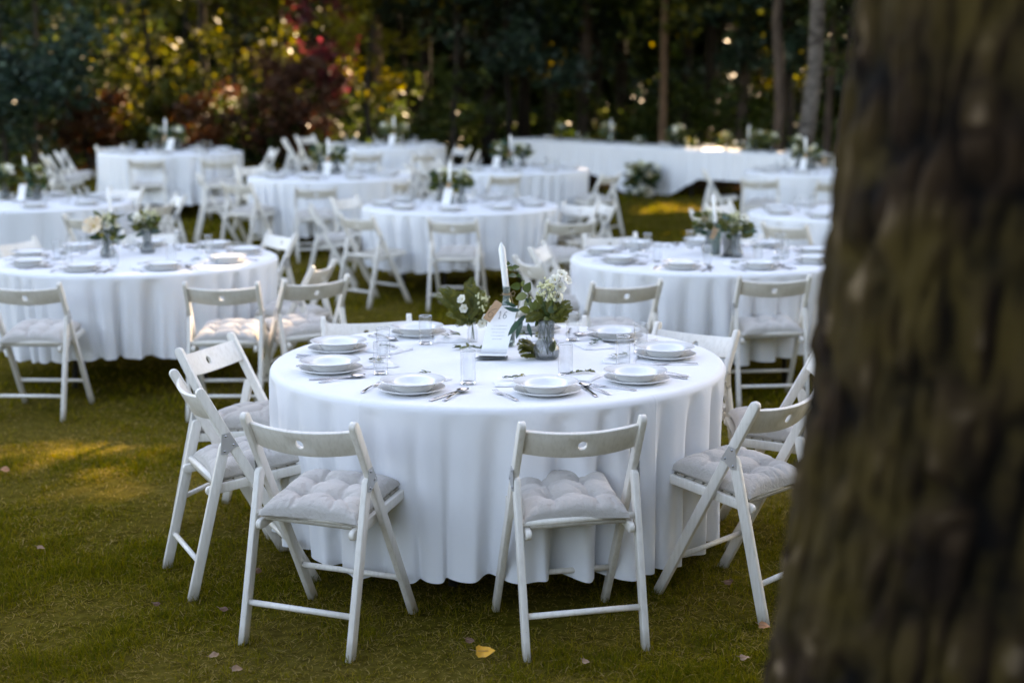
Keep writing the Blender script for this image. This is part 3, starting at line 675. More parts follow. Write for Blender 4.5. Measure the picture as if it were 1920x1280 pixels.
    V = np.stack([cx + rr_ * np.cos(aa), y0 + 0.1 + rr_ * np.sin(aa) + 0 * zz, zz], -1).reshape(-1, 3)
    i = np.arange(nz - 1)[:, None] * na; k = np.arange(na)[None]; k2 = (k + 1) % na
    F = np.stack([i + k, i + k2, i + na + k2, i + na + k], -1).reshape(-1, 4)
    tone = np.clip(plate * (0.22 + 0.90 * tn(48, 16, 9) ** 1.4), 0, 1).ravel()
    T = empty('pine_tree', (0, 0, 0), 0, 'huge mossy rough barked trunk out of focus at the right edge', 'tree')
    link('trunk', npmesh('mossy_trunk', V, F, m_, True, tone), T)
    mb = MB(); C = []
    for k in range(20):
        z = rng.uniform(5, 8.4); az = rng.uniform(0, 6.28); L = rng.uniform(1.4, 2.6); c = Vector((0.806 + .070 * 1.3 + .03 * (z - 2.2), y0 + .1, z))
        d = Vector((math.cos(az), math.sin(az), rng.uniform(-.05, .35))); pts = [c + d * L * q for q in (0, .35, .7, 1)]
        mb.tube(pts, [.05, .035, .02, .006], 7)
        for _ in range(420):
            q = rng.random() ** .6; C.append(np.array(c + d * L * q) + rng.normal(size=3) * .28)
    link('limb', mb.mesh('trunk_limbs', BARK['pine_bark'], True, False), T)['kind'] = 'stuff'
    C = np.array(C); C = C[carve(C)]; V, F = leaf_cards(rng, C, .2); tone = np.clip(rng.normal(.45, .2, len(C)), 0, 1)
    link('crown', npmesh('trunk_crown', V, F, LEAF['green'], False, np.repeat(tone, 4)), T)
big_trunk()

# ------------------------------------------------------------------ chair
YT, YR, YF, HX = -0.168, -0.220, 0.245, 0.200
def post_y(z): return YT + (YF - YT) * (0.77 - z) / 0.77
def rear_y(z): return -0.078 + (YR + 0.078) * (0.57 - z) / 0.57
def board_mesh():
    """curved back board with a round finger hole"""
    hw, hv, hole, th = HX - 0.011, 0.047, 0.0140, 0.013
    P = []; Q = []
    def quad(a): b = len(P); P.extend(a); Q.append((b, b + 1, b + 2, b + 3))
    us = np.linspace(hv, hw, 9)
    K = 32
    def sq(w):
        c, s_ = math.cos(w), math.sin(w); k = hv / max(abs(c), abs(s_)); return (c * k, s_ * k)
    for s in (-1, 1):
        for a, b in zip(us[:-1], us[1:]):
            c = [(s * a, -hv), (s * b, -hv), (s * b, hv), (s * a, hv)]
            if a == us[0]:                                       # this strip shares every point of the hole patch
                ins = sorted([sq(2 * math.pi * k / K) for k in range(K)], key=lambda p: -p[1])
                ins = [p for p in ins if p[0] * s > hv - 1e-6 and abs(p[1]) < hv - 1e-4]
                c = c + ins
            c = c if s > 0 else c[::-1]
            n0 = len(P); P.extend(c); Q.append(tuple(range(n0, n0 + len(c))))
    for k in range(K):
        w0, w1 = 2 * math.pi * (k + .0) / K, 2 * math.pi * (k + 1) / K
        quad([(hole * math.cos(w0), hole * math.sin(w0)), sq(w0), sq(w1), (hole * math.cos(w1), hole * math.sin(w1))])
    key = {}; idx = []
    U = []
    for p in P:
        k = (round(p[0], 5), round(p[1], 5))
        if k not in key: key[k] = len(U); U.append(p)
        idx.append(key[k])
    Q = [tuple(idx[i] for i in q) for q in Q]
    cnt = {}
    for q in Q:
        for a, b in zip(q, q[1:] + q[:1]): cnt[(a, b)] = 1
    n = len(U)
    td = Vector((0, YF - YT, -0.77)).normalized(); upd = -td; nb = Vector((0, -upd.z, upd.y))   # nb points to the rear
    c0 = Vector((0, post_y(0.695), 0.695))
    def put(u, v, o):
        bow = 0.034 * (1 - (u / hw) ** 2)
        vv = v + (0.006 * (1 - (u / hw) ** 2) if v > 0 else 0)
        return c0 + Vector((u, 0, 0)) + upd * vv + nb * (bow + o - 0.004)
    V = [put(u, v, th / 2) for u, v in U] + [put(u, v, -th / 2) for u, v in U]
    F = [q for q in Q] + [tuple(i + n for i in q[::-1]) for q in Q]
    for (a, b) in cnt:
        if (b, a) not in cnt: F.append((b, a, a + n, b + n))
    me = pydata('backrest', V, F, M['paint'])
    return bev(me, 0.0022, 2, 50)
def rod(name, x0, x1, y, z, r):
    mb = MB(); mb.tube([(x0, y, z), (x1, y, z)], r, 14); return mb.mesh(name, M['paint'])
def bracket_mesh(s):
    x = s * (HX + 0.0125)
    poly = [(post_y(.60) + .012, .605), (post_y(.60) - .016, .600), (rear_y(.545) - .012, .565), (rear_y(.53) - .010, .527), (rear_y(.53) + .012, .525), (post_y(.545) - .002, .548), (post_y(.545) + .016, .552)]
    n = len(poly); t = 0.0012
    V = [(x - t, a, b) for a, b in poly] + [(x + t, a, b) for a, b in poly]
    F = [tuple(range(n)), tuple(range(2 * n - 1, n - 1, -1))] + [(i, i + n, (i + 1) % n + n, (i + 1) % n) for i in range(n)]
    return pydata('bracket', V, F, M['steel_plate'])
def screw_mesh(s):
    mb = MB()
    for (y, z) in [(post_y(.60) - .002, .592), (post_y(.56) + .004, .560), (rear_y(.54) + .001, .538)]:
        mb.tube([(s * (HX + .0135), y, z), (s * (HX + .0158), y, z)], .0042, 10)
    return mb.mesh('screws', M['steel'])
ch_me = {}
for s, k in ((-1, 'l'), (1, 'r')):
    ch_me['post' + k] = beam('post', (YT, .77), (YF, 0.0), s * HX, .022, .036, M['paint'])
    ch_me['leg' + k] = beam('rear_leg', (-0.078, .57), (YR, 0.0), s * HX, .0215, .036, M['paint'], True)
    ch_me['rail' + k] = beam('side_rail', (.238, .436), (-.150, .388), s * .173, .019, .034, M['paint'], True, True)
    ch_me['br' + k] = bracket_mesh(s); ch_me['sc' + k] = screw_mesh(s)
ch_me['board'] = board_mesh()
ch_me['dowel'] = rod('seat_dowel', -HX + .008, HX - .008, rear_y(.425), .425, .0115)
ch_me['rung_r'] = rod('rear_rung', -HX + .008, HX - .008, rear_y(.135), .135, .010)
ch_me['rung_f'] = rod('front_rung', -HX + .008, HX - .008, post_y(.155), .155, .010)
mbx = MB(); mbx.box((0, 0, 0), (.1625, .0165, .006)); ch_me['slat'] = bev(mbx.mesh('slat', M['paint']), .0025, 2)

def make_chair(loc, rz):
    t = empty('folding_chair', loc, rz, None, 'chair')
    link('backrest', ch_me['board'], t)
    for k in 'lr':
        link('post', ch_me['post' + k], t); link('rear_leg', ch_me['leg' + k], t); link('side_rail', ch_me['rail' + k], t)
        b = link('bracket', ch_me['br' + k], t); link('screw', ch_me['sc' + k], b)['kind'] = 'stuff'
    link('seat_dowel', ch_me['dowel'], t); link('rear_rung', ch_me['rung_r'], t); link('front_rung', ch_me['rung_f'], t)
    for i in range(9):
        y = -.105 + i * .0405; z = .388 + (y + .15) * (.044 / .355) + .0165
        link('slat', ch_me['slat'], t, (0, y, z), (math.atan(.044 / .355), 0, 0))
    return t
def cushion_mesh(seed):
    rng = np.random.default_rng(seed); n = 64
    u = np.linspace(-1, 1, n + 1); U, Vv = np.meshgrid(u, u, indexing='ij')
    s = 0.180
    tx = [(sx * .34 + rng.normal() * .02, sy * .34 + rng.normal() * .02) for sx in (-1, 1) for sy in (-1, 1)]
    # outline slightly drawn in along the sides, corners standing out
    k = 1 - 0.085 * (1 - np.abs(U) ** 2) * np.abs(Vv) ** 4
    k2 = 1 - 0.085 * (1 - np.abs(Vv) ** 2) * np.abs(U) ** 4
    Xp = U * s * k2; Yp = Vv * s * k
    dome = ((1 - np.abs(U) ** 3.2) * (1 - np.abs(Vv) ** 3.2)).clip(0) ** 0.40
    d = np.zeros_like(U)
    for (a, b) in tx:
        r = np.hypot(U - a, Vv - b); d += 0.85 * np.exp(-(r / .17) ** 1.3)
    def crease(p, q, w, amp):
        p, q = np.array(p), np.array(q); L = np.linalg.norm(q - p); e = (q - p) / L
        al = (U - p[0]) * e[0] + (Vv - p[1]) * e[1]; pe = np.abs((U - p[0]) * -e[1] + (Vv - p[1]) * e[0])
        return amp * np.exp(-pe / w) * np.clip(al / .08, 0, 1) * np.clip((L - al) / .15 + .15, 0, 1) * (al > 0) * (al < L * 1.02)
    (a, b, c_, e_) = tx
    for p, q in ((a, b), (c_, e_), (a, c_), (b, e_)): d += crease(p, q, .055, .34)
    for (a, b) in tx:
        sa, sb = np.sign(a), np.sign(b)
        d += crease((a, b), (sa * .97, b + rng.normal() * .08), .05, .36) + crease((a, b), (a + rng.normal() * .08, sb * .97), .05, .36) + crease((a, b), (sa * .9, sb * .9), .05, .16)
        for _ in range(9):
            w = rng.uniform(0, 6.28); L = rng.uniform(.2, .5); d += crease((a, b), (a + L * math.cos(w), b + L * math.sin(w)), .020, .20)
    # gathers along the seams
    edge = np.maximum(np.abs(U), np.abs(Vv)); g_ = np.zeros_like(U)
    for side in range(4):
        along = Vv if side < 2 else U; near = (U if side < 2 else Vv) * (1 if side % 2 else -1)
        for _ in range(9):
            pos = rng.uniform(-.9, .9); g_ += .16 * rng.uniform(.4, 1) * np.exp(-((along - pos) / .022) ** 2) * np.clip((near - rng.uniform(.5, .7)) / .3, 0, 1)
    top = 0.068 * dome * np.clip(1 - 0.58 * np.minimum(d, 1.15) - g_ * .8, 0.10, 2) + 0.024
    top = np.where(edge > .999, .024, top)
    bot = 0.024 - 0.024 * dome
    sag = -.006 * np.exp(-(U ** 2 + Vv ** 2) * 1.5)
    V1 = np.stack([Xp, Yp, top + sag], -1).reshape(-1, 3); V2 = np.stack([Xp, Yp, bot], -1).reshape(-1, 3)
    N = n + 1; i = np.arange(n)[:, None] * N + np.arange(n)[None]
    F1 = np.stack([i, i + N, i + N + 1, i + 1], -1).reshape(-1, 4); F2 = F1[:, ::-1] + N * N
    me = npmesh('cushion', np.concatenate([V1, V2]), np.concatenate([F1, F2]), M['linen'], True)
    bm = bmesh.new(); bm.from_mesh(me); bmesh.ops.remove_doubles(bm, verts=bm.verts, dist=1e-5); bm.to_mesh(me); bm.free()
    return me
CUSH = [cushion_mesh(s) for s in (1, 2, 3, 4)]

# ------------------------------------------------------------------ tables
TABLES = {
 # key: (centre pixel of the table top, clock phase of the first seat, phrase)
 'num16': ((-.056, 5.579), None, 'the table with card 16'),
 'peony': ((-2.411, 9.154), None, 'the big cream peony table'),
 'trunk': ((1.273, 9.122), None, 'the table touching the mossy trunk'),
 'middle': ((-.468, 13.08), None, 'the middle table behind card 16'),
 'edge': (at(60, 380, .75), None, 'the table behind the peony table'),
 'rust': (at(320, 285, .75), None, 'the table below rust shrubs'),
 'third': (at(618, 330, .75), None, 'the table between rust and middle tables'),
 'far': (at(716, 273, .75), None, 'the table below yellow leaves'),
 'sunny': (at(968, 317, .75), None, 'the table before the long table'),
 'hidden': (at(1600, 398, .75), None, 'the second table along the trunk'),
 'corner': (at(1535, 321, .75), None, 'the third table along the trunk'),
}
RT = 0.90
def cloth_mesh(seed, nA, nR, drop, lobes):
    rng = np.random.default_rng(seed)
    A = np.linspace(0, 2 * np.pi, nA, endpoint=False)
    # fold pattern: irregular lobes, deeper towards the hem
    def warp(a, j):
        return a + 2.2 / lobes * np.sin(3 * a + j) + 1.5 / lobes * np.sin(5 * a + 2.1 * j) + .9 / lobes * np.sin(9 * a + 3.3 * j)
    f1 = np.cos(lobes * warp(A, seed)); f2 = np.cos((lobes * 2 - 3) * warp(A, seed * 1.7 + 1)); f3 = np.cos((lobes // 2) * A + seed)
    fs = 1 - 2 * (0.5 - 0.5 * f1) ** 2.0 - .55
    amp = np.clip(0.72 + .42 * np.sin(3 * A + seed * 2.0) + .38 * np.sin(7 * A + 1.3 * seed) + .25 * np.sin(12 * A + seed), .22, 1.35)
    rings = []
    for r in np.linspace(0, RT - .03, max(4, nR // 4)): rings.append((r, 0.0, 0.0))
    for t in np.linspace(0, 1, 7)[1:]:
        w = t * math.pi / 2; rings.append((RT - .03 + .026 * math.sin(w), -.026 * (1 - math.cos(w)), 0.0))
    for t in np.linspace(0, 1, nR)[1:]:
        rings.append((RT - .004 - .026 * t, -.026 - drop * t, t))
    V = []
    hem = .018 * np.sin(2 * A + seed) + .012 * np.sin(5 * A + 2 * seed)
    for (r, z, t) in rings:
        fold = (t ** .62) * amp * (.047 * fs + .014 * f2 * t + .012 * f3 * t) if t > 0 else 0 * A
        rr_ = r + fold
        w = A + (t ** .8) * (.016 * np.sin(lobes * warp(A, seed) + 1.0) + .022 * np.sin(6 * A + 2 * seed) + .012 * np.sin(13 * A + seed))
        zz = z + (t * (hem - .005 * f1 * t) if t > 0 else 0) + (0.0012 * np.sin(3 * A + 9 * r) * (r < RT - .05) * r)
        V.append(np.stack([rr_ * np.cos(w), rr_ * np.sin(w), np.broadcast_to(zz, A.shape)], 1))
    V = np.concatenate(V); nr = len(rings)
    i = np.arange(nr - 1)[:, None] * nA; k = np.arange(nA)[None]; k2 = (k + 1) % nA
    F = np.stack([i + k, i + na_(k2), i + nA + k2, i + nA + k], -1).reshape(-1, 4)
    return npmesh('tablecloth', V, F[:, ::-1] if False else F, M['cloth'], True)
def na_(x): return x
CLOTH16 = cloth_mesh(13, 760, 46, .615, 32)
CLOTHS = [cloth_mesh(s, 420, 24, dr, l) for s, l, dr in ((2, 31, .49), (5, 34, .49), (8, 33, .56), (9, 30, .56))]
mbt = MB(); mbt.lathe([(0, 0), (.862, 0), (.862, -.024), (0, -.024)], 64); TOP_ME = mbt.mesh('tabletop', M['table_board'], False)
def table_leg(a):
    mb = MB(); c, s_ = math.cos(a), math.sin(a)
    mb.tube([(.50 * c, .50 * s_, .715), (.56 * c, .56 * s_, 0)], .017, 10); return mb.mesh('leg', M['table_leg'])
LEGS = [table_leg(R(45 + 90 * k)) for k in range(4)]
HOUR = ['twelve', 'one', 'two', 'three', 'four', 'five', 'six', 'seven', 'eight', 'nine', 'ten', 'eleven']
def clock(phi, used=None):
    h = int(round(3 - math.degrees(phi) / 30)) % 12
    if used is not None:
        while h in used: h = (h + 1) % 12
        used.add(h)
    return HOUR[h] + " o'clock"
TC = {}
T_LAB = {
 'num16': ('round folding table with black legs under the sharp white cloth with card 16', 'round white cloth of the table with card 16, in sharp focus'),
}
for i, (k, (c, ph, phrase)) in enumerate(TABLES.items()):
    x, y = c[0], c[1]; z = g(y, x); TC[k] = Vector((x, y, z))
    t = empty('round_table', (x, y, z), random.uniform(0, 1.5), T_LAB.get(k, ('round folding table on black legs, ' + phrase,))[0], 'table', 'round tables on the lawn')
    link('tabletop', TOP_ME, t, (0, 0, .742))
    for lg in LEGS: link('leg', lg, t)
    o = link('tablecloth', CLOTH16 if k == 'num16' else CLOTHS[i % 2 + (0 if k in ('peony', 'trunk', 'middle') else 2)], None, (x, y, z + .75), (0, 0, 0.9 if k == 'num16' else random.uniform(0, 6)))
    tag(o, T_LAB[k][1] if k in T_LAB else 'white floor length cloth of ' + phrase, 'tablecloth', 'white round tablecloths')

# ------------------------------------------------------------------ chairs round the tables
def from_tops(L, Rr):
    a = at(*L, .77); b = at(*Rr, .77); mid = (a + b) / 2; r = (b - a); r.z = 0; r.normalize(); f = Vector((-r.y, r.x, 0))
    p = mid - f * YT; return Vector((p.x, p.y, g(p.y, p.x))), math.atan2(f.y, f.x)
def fixed(x, y, yaw): return Vector((x, y, g(y, x))), R(yaw)
def seat(k, deg, r=1.13, turn=0):
    c = TC[k]; a = R(deg); p = c + Vector((math.cos(a), math.sin(a), 0)) * r
    return Vector((p.x, p.y, g(p.y, p.x))), a + math.pi + R(turn)
CHAIRS = [
 # table, placement, cushion
 ('num16', fixed(-.625, 4.614, 68.1), 1), ('num16', fixed(.188, 4.593, 103.1), 1), ('num16', fixed(.838, 4.926, 135.8), 1),
 ('num16', fixed(-1.042, 5.172, 26.1), 1), ('num16', fixed(-1.139, 5.873, -20.3), 1),
 ('num16', from_tops((762, 588), (610, 593)), 1), ('num16', from_tops((1091, 591), (940, 590)), 1), ('num16', from_tops((1377, 618), (1241, 603)), 1),
 ('num16', seat('num16', 3, 1.17, -6), 1),
 ('peony', fixed(-1.599, 7.959, 90), 1), ('peony', fixed(-2.684, 7.984, 86.5), 1), ('peony', from_tops((542, 524), (645, 515)), 1),
 ('peony', from_tops((578, 442), (487, 427)), 0), ('peony', seat('peony', -20, 1.17, 8), 1), ('peony', from_tops((340, 430), (222, 431)), 0), ('peony', from_tops((79, 439), (-30, 455)), 0),
 ('trunk', fixed(.589, 7.970, 106.7), 1), ('trunk', fixed(1.476, 8.181, 94.1), 1), ('trunk', from_tops((1187, 435), (1098, 438)), 0),
 ('trunk', fixed(.25, 8.98, 24), 1), ('trunk', fixed(.33, 9.72, -14), 1), ('trunk', seat('trunk', 75, 1.15), 1),
 ('middle', fixed(-.455, 11.85, 79.6), 1), ('middle', fixed(-1.192, 12.09, 47.5), 0), ('middle', from_tops((1036, 412), (1108, 410)), 1), ('middle', from_tops((1122, 381), (1058, 376)), 0),
 ('middle', seat('middle', 8, 1.22, 10), 0), ('middle', seat('middle', 190, 1.2, -4), 1), ('middle', seat('middle', 150, 1.15), 0), ('middle', seat('middle', 95, 1.1), 0),
 ('edge', from_tops((110, 401), (200, 405)), 0), ('edge', from_tops((266, 386), (338, 373)), 1), ('edge', seat('edge', 25, 1.2), 0), ('edge', seat('edge', 65, 1.15), 0),
 ('rust', from_tops((242, 298), (305, 297)), 1), ('rust', from_tops((377, 297), (440, 298)), 1), ('rust', seat('rust', 178, 1.25, 6), 1), ('rust', seat('rust', 200, 1.35, 10), 1), ('rust', seat('rust', 140, 1.15), 0), ('rust', seat('rust', 20, 1.15), 0),
 ('third', from_tops((416, 339), (465, 344)), 1), ('third', from_tops((555, 350), (629, 350)), 1), ('third', seat('third', 190, 1.25, 5), 1), ('third', from_tops((706, 341), (778, 337)), 0), ('third', seat('third', 140, 1.2), 0), ('third', seat('third', 60, 1.15), 0), ('third', seat('third', 5, 1.2), 0),
 ('far', from_tops((663, 287), (717, 288)), 1), ('far', from_tops((768, 289), (826, 288)), 1), ('far', seat('far', 185, 1.2), 0), ('far', seat('far', 0, 1.2), 0), ('far', seat('far', 35, 1.2), 0), ('far', seat('far', 150, 1.2), 0),
 ('sunny', from_tops((921, 327), (978, 326)), 1), ('sunny', from_tops((1031, 319), (1084, 318)), 1), ('sunny', seat('sunny', -35, 1.2), 1), ('sunny', seat('sunny', 172, 1.2), 0), ('sunny', seat('sunny', 145, 1.2), 0), ('sunny', seat('sunny', 220, 1.2), 0),
 ('hidden', from_tops((1429, 415), (1510, 421)), 1), ('hidden', seat('hidden', 180, 1.22), 1), ('hidden', seat('hidden', 140, 1.2), 0),
 ('corner', from_tops((1399, 333), (1450, 334)), 1), ('corner', from_tops((1541, 339), (1594, 338)), 1), ('corner', seat('corner', 176, 1.22), 0),
]
EXTRA = {0: 'beige white folding chair with tilted back nearest the camera on the left of table 16',
         }
used = {k: set() for k in TC}; proto = None; cu_i = 0
LAB_CH = {'num16': 'white folding chair with grey cushion at {} of the table with card 16'}
for i, (k, (p, yaw), cu) in enumerate(CHAIRS):
    d = p - TC[k]; hr = clock(math.atan2(d.y, d.x), used[k])
    if not seen(p + Vector((0, 0, .6)), 60): continue
    rz = yaw - math.pi / 2
    ph = TABLES[k][2]
    if proto is None: o = make_chair(p, rz); proto = o
    else: o = copy_tree(proto, p, rz)
    tag(o, ('white wooden folding chair at {} of ' + ph).format(hr), 'chair', 'white folding chairs round the tables')
    if cu:
        f = Vector((math.cos(yaw), math.sin(yaw), 0)); cc = p + f * (.052 + random.uniform(-.015, .015)) + Vector((0, 0, .424))
        co = link('seat_cushion', CUSH[cu_i % 4], None, cc, (R(5.5), 0, 0)); cu_i += 1
        # lie along the sloping seat
        co.rotation_euler = (Matrix.Rotation(rz + R(random.uniform(-4, 4)), 3, 'Z') @ Matrix.Rotation(math.atan(.044 / .355), 3, 'X')).to_euler()
        tag(co, ('pale grey tufted cushion at {} of ' + ph).format(hr), 'cushion', 'tufted seat cushions')

# longer grass standing up round the feet of the near chairs
def foot_tufts():
    rng = np.random.default_rng(12); V = []; F = []; T = []
    for o in [o for o in bpy.data.objects if o.name.startswith('folding_chair')]:
        p = o.location
        if p.y > 9: continue
        c, s_ = math.cos(o.rotation_euler[2]), math.sin(o.rotation_euler[2])
        for (lx, ly) in ((-HX, YR), (HX, YR), (-HX, YF), (HX, YF)):
            fx, fy = p.x + lx * c - ly * s_, p.y + lx * s_ + ly * c
            for _ in range(46):
                a = rng.uniform(0, 6.28); q = .018 + abs(rng.normal()) * .022; x, y = fx + q * math.cos(a), fy + q * math.sin(a); L = rng.uniform(.02, .055); w = rng.uniform(0, 6.28); le = rng.uniform(.1, .8)
                b = len(V); d = np.array([math.cos(w) * math.sin(le), math.sin(w) * math.sin(le), math.cos(le)]); sd = np.array([-math.sin(w), math.cos(w), 0]) * .0014; z0 = np.array([x, y, g(y, x) - .003])
                V += [z0 - sd, z0 + sd, z0 + d * L * .6 + sd * .7, z0 + d * L * .6 - sd * .7, z0 + d * L + np.array([d[0], d[1], -.2]) * L * .25]; F += [(b, b + 1, b + 2), (b, b + 2, b + 3), (b + 3, b + 2, b + 4)]; T += [float(np.clip(rng.normal(.35, .25), 0, 1))] * 5
    tag(link('grass_tufts', npmesh('grass_tufts', V, F, bpy.data.materials['grass_blade'], False, T)), 'longer grass standing round the chair feet', None, None, 'stuff')
foot_tufts()

# ------------------------------------------------------------------ tableware meshes
def lathe_me(name, prof, material, seg=48, rib=None):
    mb = MB(); mb.lathe(prof, seg, rib=rib); return mb.mesh(name, material)
PLATE = lathe_me('plate', [(0, .004), (.072, .004), (.080, .006), (.092, .011), (.112, .0165), (.1185, .018), (.1205, .0175), (.1195, .0155), (.095, .0075), (.083, .0012), (.070, 0), (0, 0)], M['porcelain'])
BOWL = lathe_me('bowl', [(0, .006), (.055, .0065), (.066, .011), (.074, .020), (.080, .0305), (.088, .0335), (.112, .0385), (.1155, .0388), (.1165, .0372), (.113, .0352), (.090, .0300), (.083, .0265), (.077, .016), (.066, .004), (.060, 0), (.050, 0), (.048, .002), (0, .002)], M['porcelain'])
GLASS = lathe_me('drinking_glass', [(0, 0), (.0245, 0), (.0262, .0015), (.0268, .005), (.0275, .120), (.0272, .1222), (.0265, .1218), (.0258, .119), (.0252, .014), (.022, .0105), (0, .0095)], M['glass'], 40)
GLASS.materials.append(M['glass_solid'])
for p_ in GLASS.polygons:
    if p_.center.z < .013 or p_.center.z > .1195: p_.material_index = 1
def ribbon(pts, widths, thick):
    """flat bar along a curve in the (y,z) plane with width along x"""
    V = []; F = []; n = len(pts)
    for i, ((y, z), w) in enumerate(zip(pts, widths)):
        V += [(-w / 2, y, z), (w / 2, y, z), (w / 2 * .8, y, z + thick), (-w / 2 * .8, y, z + thick)]
    for i in range(n - 1):
        for k in range(4): F.append((i * 4 + k, i * 4 + (k + 1) % 4, (i + 1) * 4 + (k + 1) % 4, (i + 1) * 4 + k))
    F += [(3, 2, 1, 0), tuple((n - 1) * 4 + k for k in range(4))]
    return V, F
def fork_me():
    mb = MB(); h = [(-.09, .002), (-.07, .003), (-.03, .006), (.0, .007), (.02, .005), (.034, .002), (.046, .002)]; w = [.012, .013, .008, .006, .008, .018, .022]
    mb.add(*ribbon(h, w, .002))
    for k in range(4):
        x = -.0088 + k * .00587; V, F = ribbon([(.044, .002), (.066, .003), (.088, .007)], [.0036, .0030, .0018], .0018); mb.add([(a + x, b, c) for a, b, c in V], F)
    return bev(mb.mesh('fork', M['steel']), .0006, 1)
def knife_me():
    mb = MB(); mb.add(*ribbon([(-.10, .001), (-.06, .0015), (-.01, .002), (.0, .002), (.03, .0015), (.07, .001), (.095, .001), (.108, .001)], [.014, .013, .010, .009, .017, .019, .016, .005], .003))
    return bev(mb.mesh('knife', M['steel']), .0008, 1)
def spoon_me():
    mb = MB(); mb.add(*ribbon([(-.09, .002), (-.06, .003), (-.02, .006), (.02, .007), (.038, .005), (.046, .004)], [.013, .012, .007, .006, .008, .012], .002))
    V = []; F = []; nu, nv = 10, 20
    for s in (0, .0016):
        for i in range(nu + 1):
            r_ = i / nu
            for j in range(nv):
                w = 2 * math.pi * j / nv; V.append((.0205 * r_ * math.cos(w), .070 + .030 * r_ * math.sin(w) * (1 + .1 * math.sin(w)), .0015 + .008 * r_ ** 2 + s))
    L = (nu + 1) * nv
    for b in (0, L):
        for i in range(nu):
            for j in range(nv): F.append((b + i * nv + j, b + i * nv + (j + 1) % nv, b + (i + 1) * nv + (j + 1) % nv, b + (i + 1) * nv + j))
    for j in range(nv): F.append((nu * nv + j, nu * nv + (j + 1) % nv, L + nu * nv + (j + 1) % nv, L + nu * nv + j))
    mb.add(V, F); return mb.mesh('spoon', M['steel'])
FORK, KNIFE, SPOON = fork_me(), knife_me(), spoon_me()
def napkin_me(seed):
    rng = np.random.default_rng(seed); n = 22; u = np.linspace(-1, 1, n + 1); U, V_ = np.meshgrid(u, u, indexing='ij')
    p = rng.uniform(0, 6, 6)
    top = .008 + .004 * np.sin(2.2 * U + p[0]) * np.sin(1.7 * V_ + p[1]) + .0025 * np.sin(6 * U + 3 * V_ + p[2]) + .004 * np.exp(-((U + V_ - .3) / .12) ** 2)
    edge = np.maximum(np.abs(U), np.abs(V_)); top = np.where(edge > .98, .001 + .0005 * top, np.maximum(top, .0025))
    a = np.stack([U * .078 + .004 * np.sin(3 * V_ + p[3]), V_ * .066 + .004 * np.sin(3 * U + p[4]), top], -1).reshape(-1, 3)
    N = n + 1; i = np.arange(n)[:, None] * N + np.arange(n)[None]; F1 = np.stack([i, i + N, i + N + 1, i + 1], -1).reshape(-1, 4)
    b = a.copy(); b[:, 2] = 0.0004
    return npmesh('napkin', np.concatenate([a, b]), np.concatenate([F1, F1[:, ::-1] + N * N]), M['napkin'], True)
NAPK = [napkin_me(s) for s in (1, 2, 3)]

def leaf_vf(L, Wd, curl=.15, fold=.25, n=6, tip=1.0):
    """a leaf blade from the origin along +y, folded along its rib"""
    V = []; F = []
    for i in range(n + 1):
        t = i / n; w = Wd * .5 * (math.sin(math.pi * t ** .8) ** .8 if 0 < t < 1 else 0.02)
        y = L * t; z = -curl * L * t * t
        V += [(-w, y, z + fold * w), (0, y, z), (w, y, z + fold * w)]
    for i in range(n):
        a = i * 3; F += [(a, a + 1, a + 4, a + 3), (a + 1, a + 2, a + 5, a + 4)]
    return V, F
def frame(p, d, roll=0.0, upv=(0, 0, 1)):
    """matrix whose +y runs along d and +z as far up as possible"""
    d = Vector(d).normalized(); u = Vector(upv)
    if abs(d.dot(u)) > .97: u = Vector((0, -1, 0)) if abs(d.y) < .9 else Vector((1, 0, 0))
    x = d.cross(u).normalized(); z = x.cross(d).normalized()
    m = Matrix((x, d, z)).transposed().to_4x4() @ Matrix.Rotation(roll, 4, 'Y'); m.translation = p
    return m
def put(mb, V, F, m, mi=0, tone=.5): mb.add([m @ Vector(v) for v in V], F, mi, tone)
def sprig_me(name, rng, L=.10, leaves=9, size=.028, mat_='rose_leaf', lie=True):
    """short twig with leaves, lying on a surface"""
    mb = MB(); pts = [Vector((.012 * math.sin(3 * t), L * (t - .5), .006 + .006 * math.sin(3.1 * t))) for t in np.linspace(0, 1, 6)]
    mb.tube(pts, .0011, 5, 1)
    for k in range(leaves):
        t = (k + .5) / leaves; p = pts[min(5, int(t * 5))]; s = 1 if k % 2 else -1
        d = Vector((s * rng.uniform(.5, 1), rng.uniform(.3, .9), rng.uniform(.0, .55))); V, F = leaf_vf(size * rng.uniform(.7, 1.2), size * .5, .2)
        put(mb, V, F, frame(p, d, rng.uniform(-.5, .5)), 0, float(rng.uniform(0, 1)))
    return mb.mesh(name, [M[mat_], M['stem']], True, False)
rs = np.random.default_rng(21)
SPRIGS = [sprig_me('greenery_sprig', rs, .09, 9, .026, m2) for m2 in ('rose_leaf', 'fern_leaf', 'ruscus')]

